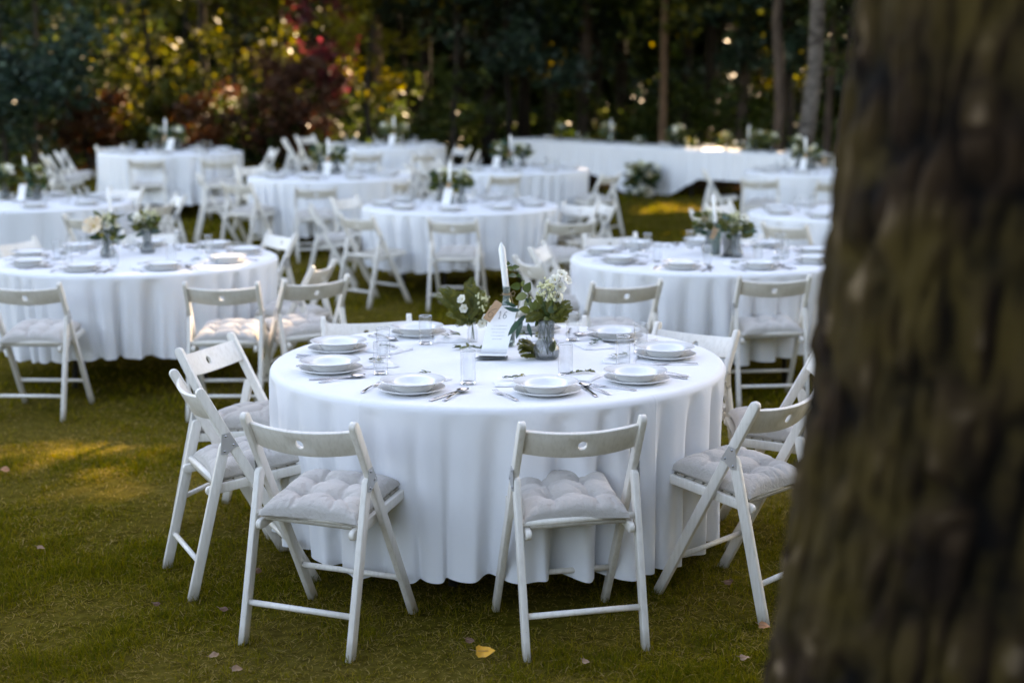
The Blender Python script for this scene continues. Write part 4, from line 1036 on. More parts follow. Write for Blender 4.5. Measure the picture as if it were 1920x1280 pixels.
def settings(k, angs, full, radius=.69):
    c = TC[k]; ph = TABLES[k][2]; us = set(); z = c.z + .751
    for j, a in enumerate(angs):
        hr = clock(a, us); e = Vector((math.cos(a), math.sin(a), 0)); s_ = Vector((-e.y, e.x, 0))         # s_: to the diner's right when facing the centre is -s_? diner faces -e
        right = Vector((e.y, -e.x, 0)) * -1
        P = c + e * (radius + random.uniform(-.012, .012)); P.z = z
        if not seen(P, 20, 20): continue
        rz = a + math.pi / 2
        o = link('plate', PLATE, None, P, (0, 0, rz)); tag(o, f'large white dinner plate at {hr} on {ph}', 'plate', 'white dinner plates')
        off = Vector((random.uniform(-.012, .006), random.uniform(-.006, .008), 0))
        o = link('bowl', BOWL, None, P + off + Vector((0, 0, .0062)), (0, 0, rz)); tag(o, f'white rimmed soup bowl at {hr} on {ph}', 'bowl', 'white soup bowls')
        Q = c + e * (radius - .215 + random.uniform(-.02, .02)) + right * (.10 + random.uniform(-.02, .02)); Q.z = z
        if full != 1 or True:
            if k != 'num16':
                o = link('drinking_glass', GLASS, None, Q, (0, 0, rz)); tag(o, f'clear straight drinking glass at {hr} on {ph}', 'glass', 'drinking glasses')
        if full >= 1:
            N = c + e * (radius - .20) - right * .06; N.z = z
            o = link('napkin', NAPK[j % 3], None, N, (0, 0, rz + random.uniform(-.5, .5))); tag(o, f'folded white napkin at {hr} on {ph}', 'napkin', 'folded napkins')
            o = link('greenery_sprig', SPRIGS[j % 3], None, N + Vector((0, 0, .010)), (0, 0, random.uniform(0, 6.28))); tag(o, f'small green sprig at {hr} on {ph}', 'sprig', 'sprigs on napkins')
        if full >= 2:
            for nm, me, dx, dr, tw in (('fork', FORK, -.155, .015, .12), ('knife', KNIFE, .150, .02, -.05), ('spoon', SPOON, .178, .01, .16)):
                q = P + right * dx + e * dr; q.z = z + .0005
                o = link(nm, me, None, q, (0, 0, rz + random.uniform(-.1, .1) + tw)); tag(o, f'steel {nm} at {hr} on {ph}', nm, f'table {nm}s')
def even(n, ph): return [R(ph + 360 / n * i) for i in range(n)]
# table 16: settings where the photograph has them
c16 = TC['num16']; ang16 = []
for px, py in [(782, 722), (609, 690), (608, 650), (762, 615), (1008, 610), (1175, 626), (1284, 663), (1216, 711), (1033, 734)]:
    q = at(px, py, .765); ang16.append(math.atan2(q.y - c16.y, q.x - c16.x))
settings('num16', ang16, 2, .68)
for j, (px, py) in enumerate([(878, 719), (714, 701), (719, 671), (798, 645), (1074, 638), (1201, 661), (1168, 687), (1060, 704), (889, 627)]):
    if j == 8: continue
    q = at(px, py, .751); d = q - c16
    tag(link('drinking_glass', GLASS, None, q, (0, 0, j)), f'clear straight drinking glass, {["before the folded card","before the left sprig napkin","behind another glass on the left","right of the back left bowl","right of the flower vase","between the two right rear bowls","above the right front bowl","above the right hand front bowl"][j]}, table 16', 'glass', 'drinking glasses')
settings('peony', even(9, -103), 2); settings('trunk', even(9, -112), 2)
settings('middle', even(9, -95), 1); settings('edge', even(9, -70), 1); settings('third', even(9, -100), 0); settings('rust', even(9, -85), 0)
settings('far', even(9, -105), 0); settings('sunny', even(9, -95), 0); settings('hidden', even(9, -125), 0); settings('corner', even(9, -118), 0)

# ------------------------------------------------------------------ centrepieces
CANDLE_H = .20
def candle_me():
    mb = MB(); h = CANDLE_H
    mb.lathe([(0, 0), (.0100, 0), (.0128, .02), (.0136, h - .024), (.0118, h - .021), (.0080, h - .010), (.0035, h - .001), (.002, h), (0, h)], 20)
    return mb.mesh('taper', M['wax'])
CANDLE = candle_me(); mbw = MB(); mbw.tube([(0, 0, CANDLE_H - .002), (.001, 0, CANDLE_H + .007)], .0012, 6); WICK = mbw.mesh('wick', M['wick'])
BOTTLE = lathe_me('bottle_glass', [(0, 0), (.030, 0), (.034, .004), (.035, .02), (.035, .115), (.031, .135), (.019, .155), (.0145, .172), (.0140, .205), (.0155, .207), (.0155, .213), (.0125, .213), (.0120, .206), (.0122, .172), (.016, .157), (.028, .134), (.032, .115), (.032, .012), (0, .010)], M['bottle'], 32)
def twine_me():
    mb = MB()
    for q in range(3):
        mb.tube([(.0168 * math.cos(w), .0168 * math.sin(w), .184 + q * .0028 + .001 * math.sin(w)) for w in np.linspace(0, 6.4, 16)], .0013, 5)
    mb.tube([Vector((.017, -.004, .187)), Vector((.030, -.006, .200)), Vector((.036, -.004, .190)), Vector((.030, -.004, .176)), Vector((.019, -.004, .184))], .0013, 5)
    mb.tube([Vector((.017, -.006, .186)), Vector((.024, -.01, .160)), Vector((.030, -.012, .135)), Vector((.034, -.016, .120))], .0015, 5)
    mb.tube([Vector((-.016, -.006, .186)), Vector((-.026, -.02, .183))], .0010, 5)
    return mb.mesh('twine', M['twine'], True, False)
TWINE = twine_me()
def strokes_me(name, polys, w, material, z=.0006):
    """pen strokes as flat ribbons in the (x,z) plane, facing -y"""
    V = []; F = []
    for p in polys:
        b = len(V); n = len(p)
        for i, (x, y) in enumerate(p):
            dx = p[min(i + 1, n - 1)][0] - p[max(i - 1, 0)][0]; dy = p[min(i + 1, n - 1)][1] - p[max(i - 1, 0)][1]; L = math.hypot(dx, dy) or 1
            nx, ny = -dy / L * w / 2, dx / L * w / 2; V += [(x + nx, -z, y + ny), (x - nx, -z, y - ny)]
        for i in range(n - 1): F.append((b + 2 * i, b + 2 * i + 1, b + 2 * i + 3, b + 2 * i + 2))
    return pydata(name, V, F, material)
ONE = [[(-.004, .006), (-.0015, .009), (.001, .012), (.0008, 0), (.0004, -.012)], [(-.003, -.012), (.0045, -.012)]]
SIX = [[(.005, .012), (.001, .0085), (-.003, .002), (-.0043, -.004), (-.0035, -.009), (0, -.0118), (.004, -.0105), (.0058, -.006), (.0045, -.0015), (.001, .0003), (-.0025, -.002), (-.0042, -.005)]]
def shift(pl, dx, dy, k=1): return [[(x * k + dx, y * k + dy) for x, y in p] for p in pl]
def tag_me():
    w, h, t = .0165, .046, .0006
    o = [(-w, -h), (w, -h), (w, h - .006), (w - .006, h), (-w + .006, h), (-w, h - .006)]; n = 6
    V = [(x, -t, z) for x, z in o] + [(x, t, z) for x, z in o]
    return pydata('paper_tag', V, [tuple(range(n)), tuple(range(2 * n - 1, n - 1, -1))] + [(i, i + n, (i + 1) % n + n, (i + 1) % n) for i in range(n)], M['kraft'])
TAG = tag_me(); TAG_NO = strokes_me('number', shift(SIX, -.001, -.006, 1.9), .0017, M['ink'], .0011)
def card_me():
    """folded card: an upright curved leaf, its foot running out over the table, a dark back"""
    prof = [(.0, .160), (-.003, .12), (-.006, .08), (-.011, .04), (-.022, .013), (-.045, .0045), (-.075, .010)]
    sk = lambda z: .20 * max(0, z - .013)
    V = []; F = []; n = len(prof); w0 = .039
    for t in (0, .0009):
        for y, z in prof:
            for s in (-1, 1): V.append((s * w0 + sk(z), y + t, z + t * .6))
    for i in range(n - 1):
        F.append((i * 2, i * 2 + 1, i * 2 + 3, i * 2 + 2)); b = 2 * n; F.append((b + i * 2 + 2, b + i * 2 + 3, b + i * 2 + 1, b + i * 2))
    for a in (0, 1):
        for i in range(n - 1): F.append((i * 2 + a, i * 2 + 2 + a, 2 * n + i * 2 + 2 + a, 2 * n + i * 2 + a))
    F += [(0, 1, 2 * n + 1, 2 * n), (2 * n - 2, 2 * n - 1, 4 * n - 1, 4 * n - 2)]
    me = pydata('card_leaf', V, F, M['card'], True); return me
CARD = card_me()
CARD_NO = strokes_me('number', shift(ONE, -.008, .132, .95) + shift(SIX, .007, .132, .95), .0014, M['ink'], 0)
def card_print(me_name, rows):
    def yz(z):
        P = [(.160, .0), (.12, -.003), (.08, -.006), (.04, -.011)]
        for (z0, y0), (z1, y1) in zip(P, P[1:]):
            if z1 <= z <= z0: return y0 + (y1 - y0) * (z0 - z) / (z0 - z1)
        return 0
    return yz
YZ = card_print('', 0)
for v in CARD_NO.vertices: v.co.y = YZ(v.co.z) - .0007; v.co.x += .20 * (v.co.z - .013)
def text_lines():
    V = []; F = []; rng = np.random.default_rng(4)
    for r_, half in enumerate([.021, .024, .018, .020, .015]):
        z = .098 - r_ * .0105; x = -half
        while x < half:
            L = rng.uniform(.003, .008); b = len(V)
            for q in (x, min(x + L, half)):
                V += [(q + .20 * (z - .013), YZ(z) - .0007, z - .0006), (q + .20 * (z - .013), YZ(z) - .0007, z + .0006)]
            F.append((b, b + 2, b + 3, b + 1)); x += L + .0015
    return pydata('text_lines', V, F, M['ink_grey'])
TEXTL = text_lines()
mbb = MB(); mbb.add([(-.047, -.085, .001), (.047, -.072, .001), (.040, .0, .0012), (-.040, .0, .0012), (-.047, -.085, .0025), (.047, -.072, .0025), (.040, .0, .0027), (-.040, .0, .0027)], [(0, 1, 2, 3), (7, 6, 5, 4), (0, 4, 5, 1), (1, 5, 6, 2), (2, 6, 7, 3), (3, 7, 4, 0)]); ENVEL = mbb.mesh('envelope', M['card_dark'], False)

VASE_P = [(0, 0), (.040, 0), (.047, .006), (.0515, .022), (.050, .040), (.040, .060), (.031, .072), (.030, .085), (.0325, .120), (.0355, .146), (.0362, .148), (.0345, .148), (.031, .120), (.0285, .085), (.0295, .073), (.038, .060), (.0475, .040), (.049, .022), (.045, .009), (0, .007)]
VASE = lathe_me('vase_glass', VASE_P, M['vase_glass'], 96, rib=lambda z, w: (.012 * math.cos(24 * w) if .012 < z < .062 else 0))
VASE_S = lathe_me('small_vase', [(0, 0), (.020, 0), (.022, .004), (.022, .05), (.015, .07), (.0165, .085), (.0155, .085), (.0135, .07), (.020, .05), (.020, .008), (0, .006)], M['glass'], 28)

def frond_vf(mb, rng, pts, size, mi=0, upv=(0, 0, 1)):
    """fern frond: leaflets in pairs along a bent rib"""
    n = len(pts); mb.tube(pts, [.0014 * (1 - .8 * i / n) for i in range(n)], 5, 1)
    P = [Vector(p) for p in pts]; K = 16
    for k in range(K):
        t = .12 + .88 * k / K; i = min(n - 2, int(t * (n - 1))); fr = t * (n - 1) - i; p = P[i].lerp(P[i + 1], fr); d = (P[i + 1] - P[i]).normalized()
        side = d.cross(Vector(upv));
        if side.length < .1: side = d.cross(Vector((0, 1, 0)))
        side.normalize(); nrm = side.cross(d)
        L = size * (math.sin(math.pi * (.18 + .80 * t)) ** .9 + .08)
        for s in (-1, 1):
            dd = side * s + d * .75 + nrm * rng.uniform(-.12, .12)
            V, F = leaf_vf(L, L * .25, .12, .15, 4); put(mb, V, F, frame(p, dd, rng.uniform(-.15, .15), nrm), mi, float(np.clip(rng.normal(.45, .2), 0, 1)))
            for q in (.35, .6):
                pp = p + dd.normalized() * L * q
                for s2 in (-1, 1):
                    V, F = leaf_vf(L * .30, L * .13, .1, .1, 3); put(mb, V, F, frame(pp, dd.normalized() * .7 + d * s2 * .8, 0, nrm), mi, float(rng.uniform(.2, .7)))
def flower_vf(mb, rng, p, d, r, petals=9, layers=2, core=True):
    """open cupped bloom"""
    m = frame(p, d)
    rot = Matrix.Rotation(0, 4, 'X')
    for ly in range(layers):
        kk = petals if ly == 0 else petals - 2
        for k in range(kk):
            w = 2 * math.pi * (k + .5 * ly) / kk + rng.uniform(-.15, .15); rad = r * (1 - .25 * ly)
            V = []; F = []; nu, nv = 5, 4
            for i in range(nu + 1):
                t = i / nu; wd = rad * (3.1 / kk) * 1.25 * math.sin(math.pi * min(.86, .22 + .66 * t)); 
                out = rad * (.18 + .82 * math.sin(t * 1.35)); hgt = rad * (1.0 * t ** 1.2 * (.75 + .25 * ly)) + .05 * rad * math.sin(9 * t + k)
                for j in range(nv + 1):
                    q = (j / nv - .5) * 2; a = w + q * wd / max(out, .25 * rad)
                    oo = out * (1 - .10 * q * q); V.append(m @ Vector((oo * math.cos(a), hgt + .14 * rad * q * q * t, oo * math.sin(a))))
            for i in range(nu):
                for j in range(nv): a = i * (nv + 1) + j; F.append((a, a + 1, a + nv + 2, a + nv + 1))
            mb.add(V, F, 0, float(rng.uniform(0, 1)))
    if core:
        mb.tube([m @ Vector((0, .1 * r, 0)), m @ Vector((0, .55 * r, 0))], [r * .13, r * .08], 8, 1)
def flower_me(seed, r, cream=False, petals=6, layers=3):
    rng = np.random.default_rng(seed); mb = MB(); flower_vf(mb, rng, Vector((0, 0, 0)), Vector((0, 0, 1)), r, petals, layers)
    return mb.mesh('flower', [M['petal_cream' if cream else 'petal'], M['petal_core']], True, False)
FLW = [flower_me(1, .026), flower_me(2, .024), flower_me(3, .022, True)]
PEONY = flower_me(9, .066, True, 9, 4)
def budspray_me(rng, L=.10, n=9):
    mb = MB()
    for k in range(n):
        tip = Vector((rng.normal() * .022, rng.normal() * .022, L * rng.uniform(.55, 1.0))); mid = tip * .5 + Vector((rng.normal() * .006, rng.normal() * .006, 0))
        mb.tube([(0, 0, 0), mid, tip], [.0011, .0009, .0007], 4, 1)
        for _ in range(3):
            q = tip + Vector(rng.normal(size=3) * .007); mb.tube([tip, q], .0006, 3, 1)
            V = []; rr_ = .0042 * rng.uniform(.7, 1.3)
            mb.tube([q - Vector((0, 0, rr_)), q, q + Vector((0, 0, rr_))], [rr_ * .4, rr_, rr_ * .5], 6, 0)
    return mb.mesh('bud_spray', [M['bud'], M['stem']], True, False)
BUDS = [budspray_me(np.random.default_rng(s)) for s in (1, 2)]

def leaf_part(parent, rng, p, d, L, Wd, mat_, upv=(0, 0, 1)):
    V, F = leaf_vf(L, Wd, .18, .22, 7); m_ = frame(p, d, rng.uniform(-.6, .6), upv); me = pydata('leaf', [m_ @ Vector(v) for v in V], F, M[mat_], True, [float(rng.uniform(0, 1))] * len(V))
    return link('leaf', me, parent)
def bouquet(loc, label, seed, h0=.148, spread=.10, leaves=16, fronds=3, flowers=4, buds=2, peony=False, scale=1.0, mixed=('rose_leaf', 'fern_leaf', 'ruscus'), group='table bouquets', seps=False):
    rng = np.random.default_rng(seed); B = empty('bouquet', loc, 0, label, 'flowers', group)
    ms = MB()
    top = Vector((0, 0, h0))
    def stem_to(p): ms.tube([Vector((rng.normal() * .010, rng.normal() * .010, .02)), top + Vector((p.x * .12, p.y * .12, 0)), (top + p) / 2 + Vector((0, 0, .01)), p], [.0016, .0014, .0012, .001], 5)
    fol = MB(); leaves = leaves if seps else int(leaves * 2.4); scale = scale if seps else scale * 1.12; spread = spread * 1.1
    flowers = max(2, flowers - 1)
    for k in range(leaves):
        a = rng.uniform(0, 6.28); e = rng.uniform(.0, 1.1); L = rng.uniform(.035, .06) * scale
        p = top + Vector((math.cos(a) * spread * .6 * rng.uniform(.2, 1), math.sin(a) * spread * .6 * rng.uniform(.2, 1), rng.uniform(-.02, .10) * scale))
        d = Vector((math.cos(a) * math.cos(e), math.sin(a) * math.cos(e), math.sin(e) * .8 - .1)); mt = mixed[k % len(mixed)]
        if seps: stem_to(p); leaf_part(B, rng, p, d, L, L * .6, mt)
        else:
            V, F = leaf_vf(L * 1.25, L * .75, .2, .2, 5); put(fol, V, F, frame(p + Vector((0, 0, -.01)), d, rng.uniform(-.6, .6), (rng.normal() * .6, rng.normal() * .6, .6)), mixed.index(mt), float(rng.uniform(0, 1)))
    if not seps: link('foliage', fol.mesh('foliage', [M[q] for q in mixed], True, False), B)
    for k in range(fronds):
        a = 6.28 * k / max(1, fronds) + rng.uniform(-.5, .5); L = rng.uniform(.12, .17) * scale; d = Vector((math.cos(a), math.sin(a), 0)); mb = MB()
        frond_vf(mb, rng, [top + d * (L * t) + Vector((0, 0, L * (.75 * t - .55 * t * t))) for t in np.linspace(.05, 1, 7)], .030 * scale)
        link('frond', mb.mesh('frond', [M['fern_leaf'], M['stem']], True, False), B)
    for k in range(flowers):
        a = rng.uniform(0, 6.28); p = top + Vector((math.cos(a) * spread * .5, math.sin(a) * spread * .5, rng.uniform(.035, .09) * scale)); stem_to(p)
        d = Vector((math.cos(a) * .6, math.sin(a) * .6 - .3, .8)); m_ = frame(p, d) @ Matrix.Rotation(-math.pi / 2, 4, 'X')
        o = link('flower', FLW[k % 3], B, p); o.rotation_euler = m_.to_euler(); o.scale = (1.15 * scale,) * 3
    if peony:
        p = top + Vector((-.045, -.075, .040)); stem_to(p); o = link('flower', PEONY, B, p); o.rotation_euler = (R(50), 0, R(-20)); o.scale = (1.1,) * 3; o['label'] = 'big cream peony bloom'
    for k in range(buds):
        a = rng.uniform(0, 6.28); o = link('bud_spray', BUDS[k % 2], B, top + Vector((math.cos(a) * .012, math.sin(a) * .012, .0))); o.rotation_euler = (rng.uniform(-.4, .4), rng.uniform(-.4, .4), a); o.scale = (1.2 * scale,) * 3
    link('stem', ms.mesh('stems', M['stem'], True, False), B) if ms.V else None
    return B

def bottle_candle(loc, ph, lean=(0, 0), tagrot=(0, 0, 0), tagoff=(-.032, -.03, .150), tall=1.0):
    b = empty('bottle', loc, 0, f'small green glass bottle holding the candle on {ph}', 'bottle', 'candle bottles')
    link('glass', BOTTLE, b).scale = (1, 1, tall); link('twine', TWINE, b, (0, 0, .19 * (tall - 1)))
    t = link('paper_tag', TAG, b, tagoff, tagrot); link('number', TAG_NO, t)
    c = empty('candle', Vector(loc) + Vector((0, 0, .213 * tall - .017)), 0, f'white taper candle in the bottle on {ph}', 'candle', 'white taper candles'); c.rotation_euler = (lean[1], lean[0], 0)
    link('taper', CANDLE, c); link('wick', WICK, c)
def card_at(loc, rz, ph, back=False, lean=0):
    c = empty('table_card', loc, rz, f'white folded menu card standing on {ph}', 'card', 'folded table cards')
    link('card_leaf', CARD, c); link('envelope', ENVEL, c); link('text_lines', TEXTL, c)
    link('number', CARD_NO, c)
    return c
def vase_at(loc, ph, me=VASE, lab='ribbed clear glass vase with flowers on {}'):
    v = link('vase', me, None, loc); tag(v, lab.format(ph), 'vase', 'glass flower vases'); return v

# --- table 16
ph = TABLES['num16'][2]
pb = at(950, 648, .751)
bottle_candle(pb, ph, (R(-6.0), 0), (R(10), R(34), R(6)), at_depth(924, 583, at(927, 668, .752).y - .035) - pb, tall=1.17)
pc = at(927, 668, .752); cc_ = card_at(pc, R(-14), ph); cc_.rotation_euler = (R(-4), 0, R(-8)); cc_.scale = (1.36, 1.15, 1.27)
pv = at(1024, 672, .751); vase_at(pv, ph).scale = (1.04, 1.04, 1.08)
def px3(px, py, y): return at_depth(px, py, y)
def bouquet16():
    rng = np.random.default_rng(5); B = empty('bouquet', pv, 0, 'white lisianthus and rose leaf bouquet in the vase beside card 16', 'flowers', 'table bouquets')
    yv = pv.y; ms = MB(); top = Vector((0, 0, .15))
    def loc(px, py, dy=0): return at_depth(px, py, yv + dy) - pv
    # arching rose twig on the left
    tw = [Vector((.0, 0, .06)), loc(1012, 600), loc(1000, 572), loc(985, 540), loc(972, 512), loc(957, 494)]
    ms.tube(tw, [.0018, .0017, .0015, .0013, .0011, .0008], 6)
    for px, py, dx, dz, L in [(958, 503, -.8, .2, .026), (953, 494, -.1, 1, .018), (966, 501, .9, .25, .028), (962, 516, -.9, .1, .034), (972, 517, .9, .1, .02), (968, 536, -1, .0, .040), (980, 532, .3, 1, .026), (988, 540, .5, .9, .042), (979, 556, -.9, -.2, .046), (990, 566, -.7, -.5, .04), (1000, 582, -.9, -.3, .046), (1008, 570, .6, .7, .05), (1003, 592, -.8, -.4, .045), (1018, 572, .4, .6, .04), (1022, 590, .8, -.2, .045), (1012, 598, -.3, -.6, .036), (1030, 596, .4, -.5, .03), (1035, 580, .9, .3, .04), (1016, 585, -.2, .8, .042), (1040, 592, .7, -.3, .032), (995, 596, -.8, -.5, .04), (1008, 603, -.2, -.8, .034), (1024, 600, .2, -.8, .034), (1013, 563, -.5, .8, .04), (1030, 570, .3, .9, .036), (1028, 583, -.4, .3, .046), (1000, 574, -.8, .5, .036), (1045, 580, .8, .2, .034), (985, 580, -.8, .2, .04)]:
        p = loc(px, py, rng.uniform(-.03, .03)); leaf_part(B, rng, p - Vector((dx, 0, dz)).normalized() * L * .45, Vector((dx, rng.uniform(-.5, .2), dz)), L * 1.1, L * .80, 'rose_leaf', (rng.uniform(-.5, .5), -.8, rng.uniform(.3, .8)))
    # dark pointed leaves towards the bottle
    for px, py, dx, dz, L in [(985, 590, -.7, -.8, .07), (975, 582, -1, .15, .065), (980, 600, -.45, -1, .08), (990, 605, .2, -1, .06), (968, 575, -.9, .4, .05), (1000, 575, -.5, .6, .05), (972, 600, -.55, -.9, .075)]:
        p = loc(px, py, -.015 + rng.uniform(-.02, .02)); leaf_part(B, rng, p, Vector((dx, -.15, dz)), L, L * .30, 'ruscus', (rng.uniform(-.4, .4), -.9, .3))
    for tip, h in [((1070, 566), .3), ((1066, 585), .1), ((1052, 600), 0), ((1040, 570), 0), ((1058, 575), 0), ((985, 598), 0), ((1066, 596), 0), ((1050, 585), 0), ((1075, 578), 0), ((1000, 592), 0)]:
        mb = MB(); a = loc(1028, 596); b = loc(*tip, -.02); mid = (a + b) / 2 + Vector((0, 0, .012)); frond_vf(mb, rng, [a, a.lerp(mid, .5), mid, mid.lerp(b, .5), b], .034, 0, (.1, -.6, .7)); link('frond', mb.mesh('frond', [M['fern_leaf'], M['stem']], True, False), B)
    for k, (px, py, d) in enumerate([(1052, 518, (.2, -.5, .8)), (1060, 527, (.7, -.4, .4)), (1050, 538, (.15, -1, .1)), (1046, 556, (.0, -1, .0)), (1042, 527, (-.3, -.6, .6))]):
        p = loc(px, py, -.012 * (k % 3)); ms.tube([top, (top + p) / 2 + Vector((.004, 0, 0)), p], .0012, 5)
        m_ = frame(p, d) @ Matrix.Rotation(-math.pi / 2, 4, 'X'); o = link('flower', FLW[k % 2], B, p); o.rotation_euler = m_.to_euler(); o.scale = (.92,) * 3
    for k, (px, dx) in enumerate([(1026, -.10), (1034, .02), (1022, -.2)]):
        o = link('bud_spray', BUDS[k % 2], B, top + Vector((.004 * k, .0, .02))); o.rotation_euler = (R(-5), dx + .12, k); o.scale = (1.35,) * 3
    for k in range(6): ms.tube([(rng.normal() * .012, rng.normal() * .012, .015), (rng.normal() * .008, rng.normal() * .008, .08), top + Vector((rng.normal() * .015, rng.normal() * .015, 0))], .0016, 5)
    # leaf pressed against the glass inside
    leaf_part(B, rng, Vector((.02, -.03, .03)), Vector((.2, .1, .9)), .05, .03, 'rose_leaf')
    link('stem', ms.mesh('stems', M['stem'], True, False), B)
bouquet16()
pf = at(886, 640, .751)
vase_at(pf + Vector((0, 0, 0)), ph, VASE_S, 'tiny clear glass vase under the fern on {}')
def fern16():
    rng = np.random.default_rng(8); B = empty('bouquet', pf, 0, 'olive fern and white flower bunch left of card 16', 'flowers', 'table bouquets'); top = Vector((0, 0, .085))
    def loc(px, py, dy=0): return at_depth(px, py, pf.y + dy) - pf
    for tip, sz in [((812, 552), .034), ((828, 566), .034), ((836, 590), .032), ((884, 518), .032), ((820, 540), .030), ((835, 538), .034), ((845, 546), .036), ((848, 588), .034), ((862, 560), .038), ((870, 590), .036), ((888, 580), .036), ((895, 552), .036), ((888, 600), .034), ((872, 606), .034), ((898, 590), .032), ((855, 612), .028), ((822, 541), .032), ((838, 556), .030), ((858, 548), .034), ((874, 527), .034), ((893, 536), .034), ((908, 545), .032), ((866, 575), .034), ((856, 600), .030), ((882, 560), .036), ((900, 575), .034), ((915, 572), .03), ((905, 598), .03), ((878, 612), .028), ((845, 575), .028)]:
        b = loc(*tip, rng.uniform(-.05, .04)); a = top + Vector((rng.normal() * .008, rng.normal() * .008, 0)); mid = a.lerp(b, .5) + Vector((0, 0, .018)); mb = MB()
        frond_vf(mb, rng, [a, a.lerp(mid, .5) + Vector((0, 0, .004)), mid, mid.lerp(b, .5) + Vector((0, 0, .006)), b], sz, 0, (rng.uniform(-.5, .5), -.8, rng.uniform(.2, .8))); link('frond', mb.mesh('frond', [M['fern_leaf'], M['stem']], True, False), B)
    ms = MB()
    for k, (px, py, d) in enumerate([(869, 563, (-.6, -.6, .5)), (872, 578, (-.4, -.9, .1)), (912, 597, (.1, -1, .2)), (905, 606, (-.3, -1, -.1)), (918, 608, (.3, -1, .0))]):
        p = loc(px, py, -.05); ms.tube([top, (top + p) / 2, p], .0012, 5); o = link('flower', FLW[k % 2], B, p); o.rotation_euler = (frame(p, d) @ Matrix.Rotation(-math.pi / 2, 4, 'X')).to_euler(); o.scale = (.85,) * 3
    for k in range(3):
        o = link('bud_spray', BUDS[k % 2], B, top + Vector((.012 + .006 * k, -.01, .02))); o.rotation_euler = (.15, .35 + .1 * k, k); o.scale = (1.05,) * 3
    for k in range(4): ms.tube([(rng.normal() * .006, rng.normal() * .006, .01), top], .0013, 5)
    link('stem', ms.mesh('stems', M['stem'], True, False), B)
fern16()
def table_sprig(loc, rz, label, seed, L=.12, n=10, size=.04, mt='fern_leaf'):
    rng = np.random.default_rng(seed); s = empty('leaf_sprig', loc, rz, label, 'sprig', 'loose sprigs on the cloth'); mb = MB(); fm = MB()
    for q, lift in ((-.75, .02), (-.4, .055), (-.1, .035), (.2, .065), (.5, .03), (.85, .045)):
        d = Vector((math.sin(q), math.cos(q), 0)); mb = MB()
        frond_vf(mb, rng, [d * L * t + Vector((0, 0, .008 + lift * math.sin(2.2 * t))) for t in np.linspace(0, 1, 6)], size, 0, (0, -.7, .7)); link('frond', mb.mesh('frond', [M[mt], M['stem']], True, False), s)
    return s
table_sprig(at(1010, 672, .752), R(75), 'olive fern sprig lying against the ribbed vase foot', 31, .085, 9, .036)
o = link('leaf_sprig', sprig_me('leaf_sprig', np.random.default_rng(41), .16, 15, .034, 'rose_leaf'), None, at(882, 657, .752), (0, 0, R(70))); tag(o, 'dark green leafy twig on the cloth left of card 16', 'sprig', 'loose sprigs on the cloth')
o = link('leaf_sprig', sprig_me('leaf_sprig', np.random.default_rng(43), .05, 5, .026, 'fern_leaf'), None, at(975, 711, .752), (0, 0, R(40))); tag(o, 'tiny olive leaf twig behind the front right bowl', 'sprig', 'loose sprigs on the cloth')
o = link('leaf_sprig', sprig_me('leaf_sprig', np.random.default_rng(44), .07, 7, .028, 'rose_leaf'), None, at(974, 629, .752), (0, 0, R(30))); tag(o, 'small green twig behind the ribbed vase', 'sprig', 'loose sprigs on the cloth')

# --- the other tables
def centre(k, px, py, seed, peony=False, lean=0, second=None, card=None, tagr=0.3, **kw):
    ph = TABLES[k][2]; p = at(px, py, .751)
    bottle_candle(p, ph, (lean, 0), (R(8), tagr, 0), (-.012, -.036, .150))
    bq, vq = second
    q = at(*bq, .751); vase_at(q, ph, VASE, 'glass vase right of the candle on {}'); bouquet(q, f'white flower bouquet right of the candle on {ph}', seed, **kw)
    if vq:
        q = at(*vq, .751); vase_at(q, ph, VASE, 'second glass vase left of the candle on {}'); bouquet(q, f'second flower bouquet left of the candle on {ph}', seed + 50, peony=peony, **kw)
    if card: card_at(at(*card[:2], .751), card[2], ph)
centre('peony', 212, 455, 1, True, R(-6.5), ((277, 474), (203, 482)), None, leaves=22, fronds=2, flowers=5)
centre('trunk', 1341, 478, 2, False, R(-6), ((1378, 482), (1330, 474)), (1368, 482, R(200)), leaves=24, fronds=3, flowers=5, spread=.12)
centre('middle', 843, 382, 3, False, R(3), ((866, 380), (828, 376)), (836, 386, R(-10)), leaves=26, fronds=3, flowers=3, scale=1.2)
centre('edge', 55, 372, 4, False, R(-8), ((70, 374), (10, 372)), (40, 378, R(-20)), leaves=26, fronds=4, flowers=4, scale=1.25)
centre('rust', 312, 281, 5, False, R(0), ((333, 282), (297, 280)), (318, 284, 0), leaves=24, fronds=2, flowers=5, scale=1.15)
centre('third', 617, 326, 6, False, R(-1), ((632, 325), (600, 323)), (611, 331, 0), leaves=24, fronds=3, flowers=3, scale=1.2)
centre('far', 739, 271, 7, False, R(0), ((755, 270), (725, 270)), (733, 274, 0), leaves=20, fronds=2, flowers=4, scale=1.1)
centre('sunny', 957, 312, 8, False, R(0), ((980, 313), (937, 312)), (928, 318, 0), leaves=26, fronds=3, flowers=3, scale=1.2)
centre('corner', 1510, 317, 9, False, R(-3), ((1524, 317), (1497, 315)), (1503, 322, R(10)), leaves=22, fronds=2, flowers=4)

